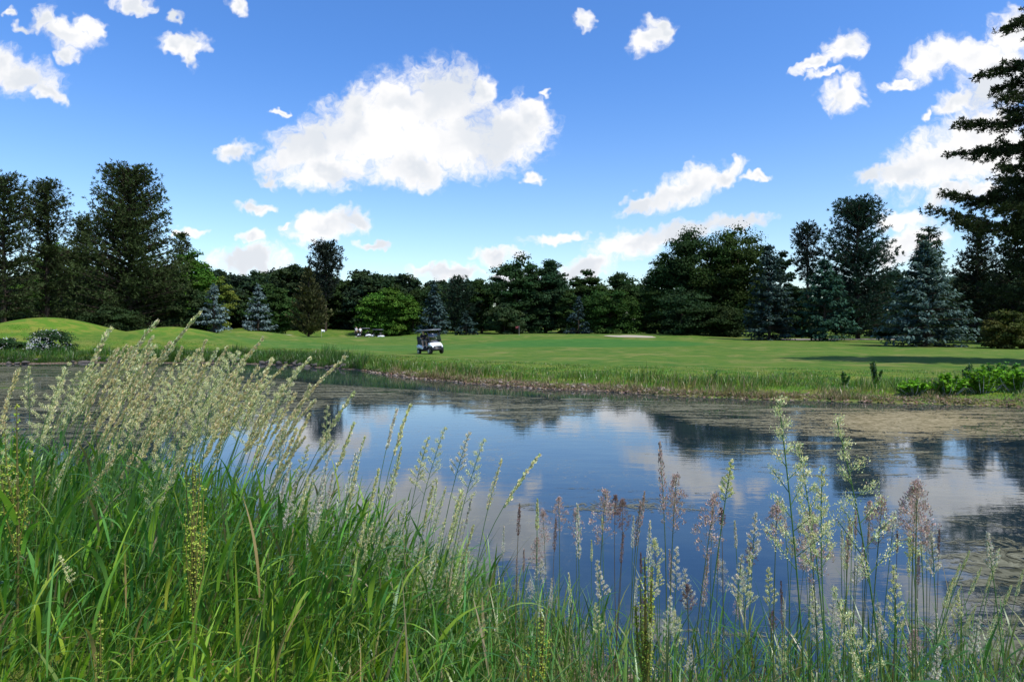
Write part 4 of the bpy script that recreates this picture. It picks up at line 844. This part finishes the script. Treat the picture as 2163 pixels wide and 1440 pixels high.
VB = blades(nl.sum(), X[nl], Y[nl], h[nl], wd[nl], c[nl], (.38,-.14), .70, 7, 203, zo[nl], (.25,1.0))
V = np.vstack([VA[0],VB[0]]); Q = np.vstack([VA[1],VB[1]+len(VA[0])]); cc = np.vstack([VA[2],VB[2]])
tag(add('tall_grass', V, Q, M_BLADE, None, cc), 'dense tall green grass leaning right along the near bank, lower left', 'grass', kind='stuff')
# low sparse grass on the right of the near bank
n0 = 20000; X = r.uniform(-.6, 4.2, n0); Y = r.uniform(1.3, 4.7, n0); k = (Y < ynear(X)+.1)&(r.uniform(0,1,n0) < np.where(X < .35, .8, .36)*(.35+1.1*fbm(X*2,Y*2,93))); X = X[k]; Y = Y[k]; n = len(X)
print('blades right', n)
h = r.uniform(.18,.55,n)*(.7+.6*fbm(X*2,Y*2,95)); h = np.where(r.uniform(size=n) < .06, h+.25, h)
c = vary([(.11,.26,.040),(.08,.22,.05),(.16,.28,.05),(.20,.25,.06)], n, r, .3); dry = r.uniform(size=n) < .10; c[dry] = np.array([.26,.22,.11])
V, Q, cc = blades(n, X, Y, h, r.uniform(.004,.013,n)*np.where(r.uniform(size=n)<.12,1.7,1), c, (.06,0), .65, 6, 202, r.uniform(0,.12,n), (0,.7))
tag(add('low_grass', V, Q, M_BLADE, None, cc), 'sparse bright green grass along the near waterline, lower right', 'grass', kind='stuff')
# litter of old stalks at the water's edge
n = 2600; X = r.uniform(-1.6, 3.2, n); Y = ynear(X)+r.uniform(-1.0,.12,n); P = np.stack([X,Y,np.maximum(height(X,Y),0)+.03+r.uniform(0,.05,n)],-1)
V, Q, cc = cards(P, rdir(n,r)*np.array([1,1,.25]), np.array([0,0,1.])+rdir(n,r)*.4, r.uniform(.08,.28,n), r.uniform(.002,.005,n), vary([(.24,.20,.10),(.14,.15,.05),(.33,.28,.17)], n, r, .3))
tag(add('grass_litter', V, Q, M_SEED, None, cc), 'matted dead stalks and flattened grass lying at the near waterline', 'litter', kind='stuff')
# ---------------------------------------------------------------- flowering stalks
CREAM = [(.72,.68,.34),(.56,.58,.25),(.82,.78,.48),(.44,.48,.19)]; PINK = [(.46,.31,.26),(.58,.43,.37),(.34,.22,.18),(.64,.54,.46)]; TAN = [(.68,.60,.30),(.54,.50,.22),(.78,.70,.40)]; PALE = [(.66,.61,.48),(.54,.52,.38),(.75,.71,.58)]
SDARK = [(.20,.12,.11),(.27,.18,.14)]
def stalk_proto(kind, hh, hl, bend, seed, pal, stemw=.0022, stemc=(.10,.19,.06), leaf=1):
    """stem of height hh bending by `bend` metres to +x at the tip, head of length hl"""
    r = np.random.default_rng(seed); root = empty('grass_stalk', (0,0,0)); t = np.linspace(0,1,14)
    sp_ = np.stack([bend*t**2.6, .02*np.sin(t*3+seed), hh*(t-.10*abs(bend)/hh*t**3)],-1)
    def at(u_): return np.stack([np.interp(u_, t, sp_[:,j]) for j in range(3)],-1)
    L_ = hh; st = MB(); st.tube(sp_, np.linspace(stemw, stemw*.45, 14), 5, stemc)
    st.build('stem', M_BLADE, root, True, True)
    tg = norm(sp_[-1:]-sp_[-3:-2])[0]
    def axis(n): return norm(np.gradient(at(n), axis=0)) if len(n) > 2 else np.repeat(tg[None], len(n), 0)
    B, Dd, S_ = [], [], []
    f = hl/hh
    if kind == 'cocksfoot':       # clustered one-sided tufts on short side branches
        br = MB(); nb = 14
        for i in range(nb):
            q = i/(nb-1); u_ = 1-f*(1-q); b = at(np.array([u_]))[0]; a = r.uniform(-.6,.6)+(0 if i%2 else math.pi)
            ln_ = hl*np.interp(q,[0,.15,.5,1],[.30,.26,.14,.02])*r.uniform(.5,1.1); dv = norm((np.array([math.cos(a)*.75+.1,math.sin(a)*.75,.85]))[None])[0]; e = b+dv*ln_
            br.tube([b,e],[.0009,.0006],3,stemc,False); m_ = int((55+40*(1-q))*max(1,min(2.6,hl/.13))); s_ = r.uniform(.35,1.12,m_)[:,None]
            B.append(b+(e-b)*s_+r.normal(size=(m_,3))*hl*.016); Dd.append(np.repeat((dv*.55+np.array([.08,0,.55]))[None],m_,0)+r.normal(size=(m_,3))*.42); S_.append(np.full(m_, .0070*max(.48,min(1,.13/hl))))
        br.build('branches', M_BLADE, root, False, True)
    elif kind == 'plume':         # soft wide pinkish panicle
        nc_ = 75; m_ = nc_*18; q = np.repeat(r.uniform(0,1,nc_)**.9,18); b = at(1-f*(1-q))+r.normal(size=(m_,3))*hl*.022; a = np.repeat(r.uniform(0,6.28,nc_),18); wv_ = hl*.27*np.interp(q,[0,.12,.4,1],[.35,1,.85,.08])*np.repeat(r.uniform(.1,1.05,nc_)**.6,18)
        B.append(b+np.stack([np.cos(a)*wv_,np.sin(a)*wv_,wv_*.8],-1)); Dd.append(np.stack([np.cos(a)*.5,np.sin(a)*.5,np.full(m_,.9)],-1)+r.normal(size=(m_,3))*.25); S_.append(np.full(m_,.0062))
        br = MB()
        for i in range(26):
            q = i/26; u_ = 1-f*(1-q); b = at(np.array([u_]))[0]; a = r.uniform(0,6.28); w_ = hl*.17*np.interp(q,[0,.12,.4,1],[.4,1,.85,.1]); br.tube([b,b+np.array([math.cos(a)*w_,math.sin(a)*w_,w_*.9])],[.0006,.0004],3,(.25,.18,.12),False)
        br.build('branches', M_BLADE, root, False, True)
    elif kind == 'spike':         # narrow dense head
        m_ = 300; q = r.uniform(0,1,m_); b = at(1-f*(1-q)); a = r.uniform(0,6.28,m_); wv_ = hl*.055*np.interp(q,[0,.1,.5,1],[.3,1,.9,.2])*r.uniform(.3,1.1,m_)
        B.append(b+np.stack([np.cos(a)*wv_,np.sin(a)*wv_,wv_*0],-1)); Dd.append(np.stack([np.cos(a)*.35,np.sin(a)*.35,np.full(m_,1.)],-1)+r.normal(size=(m_,3))*.2+.4*tg); S_.append(np.full(m_,.0085))
    else:                         # reed-like lax head made of overlapping bunches, blown to one side
        nb = 17
        for i in range(nb):
            q = i/(nb-1); u_ = 1-f*(1-q); b = at(np.array([u_]))[0]; a = r.uniform(0,6.28); ln_ = hl*np.interp(q,[0,.2,.6,1],[.20,.20,.12,.04])*r.uniform(.4,1.1)
            dv = norm((tg*1.5+np.array([.25,0,.1])+np.array([math.cos(a),math.sin(a),.2])*.30)[None])[0]; m_ = 34; s_ = r.uniform(.1,1.1,m_)[:,None]
            B.append(b+dv*ln_*s_+r.normal(size=(m_,3))*hl*.012); Dd.append(np.repeat((dv+.3*tg)[None],m_,0)+r.normal(size=(m_,3))*.30); S_.append(np.full(m_,.0110))
    B = np.vstack(B); Dd = np.vstack(Dd); S_ = np.concatenate(S_)*r.uniform(.7,1.25,len(B)); sc_ = (hl/.2)**.35; S_ = S_*sc_
    V,Q,c = cards(B, Dd, rdir(len(B),r), S_, S_*.21, vary(pal, len(B), r, .22), .45)
    add('seed_head', V, Q, M_SEED, root, c)
    if leaf:
        for i in range(leaf):
            q = r.uniform(.22,.62); b = at(np.array([q]))[0]; sgn = r.choice([-1,1]); n_ = 7; tt = np.linspace(0,1,n_); ln_ = hh*r.uniform(.16,.28); up_ = r.uniform(.5,.95)
            cpt = np.stack([b[0]+sgn*ln_*tt*.6, b[1]+r.uniform(-.05,.05)*tt, b[2]+ln_*(tt*up_-tt**2*.45)],-1); ww = .0048*(1-tt)**.7*(.5+np.minimum(tt*4,1)*.5)+.0003
            Vl = np.stack([cpt+np.array([0,1,0])[None]*ww[:,None]+np.array([0,0,.3])*ww[:,None], cpt-np.array([0,1,0])[None]*ww[:,None]],1).reshape(-1,3)
            lf = MB(); lf.put(Vl,[(2*k,2*k+1,2*k+3,2*k+2) for k in range(n_-1)],None,(.055,.15,.03)); lf.build('leaf', M_BLADE, root, True, True)
    root['tipx'] = float(sp_[-1,0]); root['tipz'] = float(sp_[-1,2]); root['hl'] = float(hl)
    return root
PROT = {}
def proto_for(kind, pal, bend, v, hr):
    """hr = head length / stalk height"""
    key = (kind, pal, round(bend,2), v, round(hr,2))
    if key not in PROT:
        PROT[key] = [stalk_proto(kind, 1.0, key[4], key[2], 500+len(PROT), {'cream':CREAM,'pink':PINK,'tan':TAN,'pale':PALE,'dark':SDARK}[pal], stemc={'pink':(.12,.17,.06),'dark':(.16,.12,.06)}.get(pal,(.11,.22,.07))), False]
    return PROT[key]
def stalk(x, y, D, kind, pal, hlpx, bend, basex, label, group=None, v=0):
    """tip at photo position (x, y) and distance D; rooted on the near bank below photo column basex"""
    Xt, Zt = wx(x, D), wz(y, D); Xb = wx(basex, D); Yb = D; zb = hz(Xb, Yb)
    if zb < -.05: zb = -.05
    vec = Vector((Xt-Xb, 0, Zt-zb)); Ls = vec.length; hr = np.clip(round(hlpx/F*D/Ls/.03)*.03, .06, .36)
    pr = proto_for(kind, pal, bend, v, float(hr)); o = pr[0] if not pr[1] else copy_tree(pr[0]); pr[1] = True
    for kk in ('tipx','tipz','hl'):
        pass
    tp = Vector((o['tipx'],0,o['tipz'])); s = Ls/tp.length; a = math.atan2(vec.x, vec.z)-math.atan2(tp.x, tp.z)
    o.location = (Xb, Yb, zb); o.rotation_euler = (random.uniform(-.04,.04), a, 0); o.scale = (s, s, s)
    tag(o, label, 'grass stalk', group); return o
H_ = [ # x, y, D, kind, palette, head px, bend, base x, label
(1640,850,1.55,'cocksfoot','cream',330,-.04,1700,'tallest cream tufted grass head on the right, rising above the tan algae mat'),
(1762,890,1.50,'cocksfoot','cream',330,-.12,1850,'large cream tufted grass head just right of the tallest one on the right'),
(1148+600,1000,1.62,'cocksfoot','cream',240,.06,1835,'smaller cream tufted head tangled with the large one right of the tallest'),
(1690,945,1.75,'cocksfoot','cream',210,-.10,1760,'thin cream tufted head between the two tallest grass heads on the right'),
(1527,965,1.9,'cocksfoot','cream',80,.04,1462,'short compact cream tufted head left of the tallest grass head on the right'),
(1395,938,2.3,'spike','pink',150,-.04,1400,'thin pinkish grass spike overlapping the blue water right of centre'),
(1425,1004,2.1,'plume','pink',125,.03,1402,'wide pinkish plume directly right of the thin pinkish spike right of centre'),
(1942,1020,1.7,'plume','pink',140,.02,1925,'biggest fluffy pinkish brown plume, at the right side over the water'),
(1968,1040,1.75,'plume','pink',120,.05,1962,'smaller fluffy plume merging into the right side of the biggest pinkish one'),
(1852,1048,1.9,'plume','pink',95,.02,1838,'slim brownish plume left of the biggest fluffy plume'),
(1776,1088,2.0,'spike','pink',85,.02,1790,'short brown spike under the large cream tufted head'),
(1505,1040,2.1,'plume','pink',130,.05,1440,'pinkish plume hanging below the short compact cream head'),
(1350,1056,2.4,'spike','pink',90,.05,1320,'left one of a close pair of short pink spikes right of centre'),
(1372,1100,2.4,'spike','pale',110,.03,1372,'pale fuzzy spike under the close pair of pink spikes'),
(1368,1046,2.45,'spike','pink',80,.06,1330,'right one of a close pair of short pink spikes right of centre'),
(1280,1040,2.3,'plume','pink',130,.04,1268,'broad pinkish plume just right of the picture centre over blue water'),
(1219,1064,2.3,'spike','pale',125,-.02,1222,'narrow whitish pink spike left of the broad plume near the centre'),
(1688,1075,1.9,'plume','pink',150,-.05,1730,'loose pink plume below the thin cream head between the two tallest'),
(1872,1190,1.8,'cocksfoot','cream',150,-.02,1862,'pale green tufted head low down between the slim brown plume and the biggest one'),
(1592,1085,2.2,'cocksfoot','pale',95,.04,1570,'small pale tufted head on the dark blue water left of the tallest stalk'),
(1588,1180,2.1,'cocksfoot','cream',120,.05,1560,'pale green tufted head below the small pale one, left of the tallest stalk'),
(1752,1240,1.5,'cocksfoot','cream',210,-.22,1835,'cream head nodding far to the left at the foot of the large tufted stalk'),
(1635,1060,2.0,'plume','pink',90,.02,1650,'pink plume showing behind the lower part of the tallest cream head'),
(1490,1170,2.2,'spike','pink',110,.04,1465,'reddish brown spike low under the hanging pinkish plume'),
(1430,1160,2.4,'cocksfoot','pale',100,.03,1430,'pale small tufted head above the yellow dock plant on the right'),
(862,862,3.4,'lax','cream',110,.16,790,'cream head leaning right, topmost over the clear water left of centre'),
(832,872,3.4,'lax','pale',90,.12,780,'pale head just left of the topmost leaning one left of centre'),
(938,908,3.0,'cocksfoot','cream',150,.14,850,'bright yellow cream head leaning right, left of the picture centre'),
(902,930,3.0,'cocksfoot','cream',110,.12,838,'cream head tucked to the left of the bright yellow cream one'),
(992,912,3.0,'cocksfoot','pale',95,.12,905,'pale head right of the bright yellow cream one near the picture centre'),
(1022,932,2.8,'cocksfoot','cream',160,.14,930,'long cream head leaning right near the picture centre'),
(1060,968,2.8,'spike','tan',110,.12,985,'single golden brown spike leaning right near the picture centre'),
(1135,965,2.8,'lax','cream',110,.34,980,'loose cream head bowed farthest to the right near the picture centre'),
(1098,1050+15,2.6,'spike','dark',60,.03,1090,'short dark thin spike just right of the golden brown one'),
(972,1045,2.7,'lax','cream',120,.10,905,'cream head hanging under the long leaning one near the centre'),
(938,1105,2.4,'spike','cream',150,.10,860,'long narrow yellow-green spike low left of the picture centre'),
(980,1048,2.5,'spike','cream',90,.10,890,'narrow yellow-green spike above the long low one left of centre'),
(852,940,3.2,'spike','cream',90,.10,790,'narrow yellow cream head leaning right over the blue reflection'),
(772,922,3.3,'spike','cream',120,.12,700,'bright narrow cream head near the right side of the leaning clump'),
(745,900,3.6,'lax','cream',100,.16,660,'loose pale head on the right side of the leaning clump'),
(690,862,4.0,'cocksfoot','cream',110,.02,690,'upright tufted cream head at the right flank of the leaning clump'),
(330,905,3.0,'cocksfoot','cream',190,.03,300,'bright upright yellowish head standing inside the left clump'),
(345,835,3.4,'spike','cream',110,.03,325,'yellowish head just above the bright upright one in the left clump'),
(420,664,4.2,'lax','cream',110,.40,250,'single grass head reaching highest above the mounds, bowed to the right'),
(320,684,4.3,'lax','cream',150,.34,180,'second highest bowed head, against the second mound'),
(220,700,4.2,'lax','cream',190,.22,110,'third highest bowed head, left of the dense leaning clump'),
(550,722,4.2,'lax','tan',150,.42,380,'head bowed farthest right in front of the dark far bank'),
(718,760,4.4,'lax','tan',150,.46,520,'rightmost long bowed head of the dense leaning clump over dark water'),
(655,760,4.3,'lax','cream',140,.40,480,'long bowed head just left of the rightmost one of the leaning clump'),
(82,775,3.8,'cocksfoot','cream',100,.02,75,'upright cream head standing alone near the left edge over grey algae'),
(42,785,3.8,'lax','tan',130,.14,-20,'tan head at the left edge leaning right over grey algae'),
(15,905,3.0,'cocksfoot','cream',150,.03,10,'yellowish head at the very left edge low in the grass'),
(118,1180,2.0,'cocksfoot','cream',60,-.25,190,'small cream head drooping left low in the green grass at lower left'),
(1035,1300,2.6,'cocksfoot','cream',70,.30,940,'white cream head lying almost flat at the near waterline bottom centre'),
(1925,1075+250,1.9,'plume','pink',70,.0,1930,'small pink plume at the bottom below the biggest fluffy plume'),
(2158,985,1.6,'spike','pale',70,.0,2175,'pale spike cut off by the right edge'),
]
for i, (x,y,D,kd,pal,hl,bd,bx,lb) in enumerate(H_): stalk(x,y,D,kd,pal,hl,bd,bx,lb,None,i%3)
# the wind-blown clump: many alike
G1 = 'wind-blown grass stalks of the left clump'
for i in range(118):
    bx = random.uniform(60, 560); D = random.uniform(3.0, 5.2); ly = random.random()
    tx = bx+random.uniform(60,210)*(.5+.5*ly); y = np.interp(tx, [60,180,300,450,620,720], [800,745,715,725,765,800])+random.uniform(0,230)*(random.random()**.5)
    stalk(tx, y, D, 'lax' if i%4 else 'cocksfoot', ('cream','tan','tan','cream')[i%4], random.uniform(90,150), random.choice([.16,.28,.40]), bx, 'cream or tan grass head leaning right among many alike in the dense left clump', G1, i%3)
G2 = 'scattered cream grass stalks over the clear water'
for i in range(46):
    x = random.uniform(600,1010); y = np.interp(x,[600,700,1010],[870,930,1040])+random.uniform(0,190); D = random.uniform(2.7,3.9)
    stalk(x, y, D, random.choice(['lax','spike','cocksfoot']), random.choice(['cream','pale']), random.uniform(70,110), random.choice([.06,.12]), x-random.uniform(30,90), 'cream grass head among scattered alike ones between the left clump and the centre', G2, i%3)
G3 = 'thin purple brown stalks at the water edge'
for i in range(64):
    x = random.uniform(1040,2000); y = random.uniform(1045,1300); D = random.uniform(2.1,3.6)
    stalk(x, y, D, random.choice(['spike','spike','plume']), random.choice(['dark','pink','pale','cream']), random.uniform(40,80), random.choice([-.03,.03]), x+random.uniform(-25,25), 'thin stalk with small purple brown head, one of many alike along the near waterline', G3, i%3)
G4 = 'pale green stalks at the lower right'
for i in range(30):
    x = random.uniform(1250,2150); y = random.uniform(1120,1380); D = random.uniform(1.7,2.8)
    stalk(x, y, D, 'cocksfoot', random.choice(['cream','pale']), random.uniform(45,90), random.choice([-.06,.06]), x+random.uniform(-40,40), 'small pale green tufted stalk among alike ones at the lower right', G4, i%3)
for i in range(16):
    x = random.uniform(2010,2190); y = random.uniform(1150,1330); D = random.uniform(1.8,2.6)
    stalk(x, y, D, 'spike', 'cream', random.uniform(40,70), .12, x-random.uniform(60,140), 'thin green stalk slanting up to the right, one of a fan at the right edge', 'slanting stalks at the right edge', i%3)
# bare green stems that carry no head in the picture: plain upright culms
r = np.random.default_rng(77)
# ---------------------------------------------------------------- dock plants: yellow-green whorled spikes
M_DOCK = leafmat('dock', .3, .6, .2)
def dock(x, y, D, wpx, label, seed, nsp=7, basey=None, leafy=True):
    rr = np.random.default_rng(seed); X = wx(x,D); zb = hz(X,D); H = wz(y,D)-zb; W = wpx/F*D; root = empty('dock_plant', (X,D,zb)); st = MB(); B = []; Dr = []
    st.tube([(0,0,0),(.01,0,H*.5),(0,0,H*.98)],[.006,.005,.002],6,(.16,.15,.05))
    for i in range(nsp):
        z0 = H*rr.uniform(.42,.72) if i else H*.42; z1 = min(H*.99, z0+H*rr.uniform(.18,.36)) if i else H; a = rr.uniform(0,6.28); q = W*.5*rr.uniform(.4,1) if i else 0
        p0 = np.array([0,0,z0]); p1 = np.array([q*math.cos(a)*.8,q*math.sin(a)*.8,(z0+z1)/2]); p2 = np.array([q*math.cos(a),q*math.sin(a),z1]); st.tube([p0,p1,p2],[.003,.0025,.0012],5,(.22,.20,.05))
        nw = max(4,int((z1-z0)/(.011*D)))
        for k_ in range(nw):
            f = (k_+.5)/nw; c_ = (p0+(p1-p0)*f*2) if f < .5 else (p1+(p2-p1)*(f*2-1)); m_ = int(rr.integers(7,16)); av = rr.uniform(0,6.28,m_); rad = .0036*D*(1.15-.6*f)*rr.uniform(.5,1.1,m_)
            B.append(c_+np.stack([np.cos(av)*rad,np.sin(av)*rad,rr.normal(size=m_)*.004],-1)); Dr.append(np.stack([np.cos(av),np.sin(av),-.5+0*av],-1))
    B = np.vstack(B); Dr = np.vstack(Dr)
    V,Q,c = cards(B, Dr+rr.normal(size=B.shape)*.4, rdir(len(B),rr), .0032*D, .0013*D, vary([(.30,.38,.045),(.22,.33,.04),(.36,.38,.07),(.27,.33,.05)],len(B),rr,.25))
    st.build('stem', M_BLADE, root, True, True); add('seed_head', V, Q, M_DOCK, root, c)
    if leafy:
        for i in range(5):
            z0 = H*rr.uniform(.05,.42); a = rr.uniform(0,6.28); ln_ = rr.uniform(.14,.26); tt = np.linspace(0,1,8); ww = .020*np.sin(np.pi*np.clip(tt,.02,1)**.8)+.001
            cp = np.stack([np.cos(a)*ln_*tt, np.sin(a)*ln_*tt, z0+ln_*(.7*tt-.9*tt**2)],-1); sdv = np.array([-math.sin(a),math.cos(a),0]); wv_ = .006*np.sin(tt*16)
            Vl = np.stack([cp+sdv*ww[:,None]+np.array([0,0,1])*wv_[:,None], cp-np.array([0,0,.008]), cp-sdv*ww[:,None]+np.array([0,0,1])*wv_[:,None]],1).reshape(-1,3)
            lf = MB(); lf.put(Vl,[q_ for k_ in range(7) for q_ in ((3*k_,3*k_+1,3*k_+4,3*k_+3),(3*k_+1,3*k_+2,3*k_+5,3*k_+4))],None,(.07,.15,.07)); lf.build('leaf', M_BLADE, root, True, True)
    tag(root, label, 'dock plant'); return root
dock(407, 965, 2.3, 75, 'yellow-green dock plant with whorled seeds standing in the tall grass at lower left', 1, 11)
dock(35, 850, 3.0, 60, 'yellow-green dock plant at the left edge half hidden in tall grass', 2, 8)
dock(1362, 1175, 1.8, 60, 'biggest yellow-green dock plant right of centre at the bottom', 3, 10)
dock(1142, 1280, 2.3, 40, 'thin yellow-green dock plant at the bottom centre by the waterline', 4, 5)
dock(1115, 1360, 2.2, 60, 'short yellow-green dock plant left of the thin one at the bottom centre', 5, 6)
dock(210, 1290, 1.9, 30, 'small yellowish dock plant in the grass at the lower left corner', 6, 5)
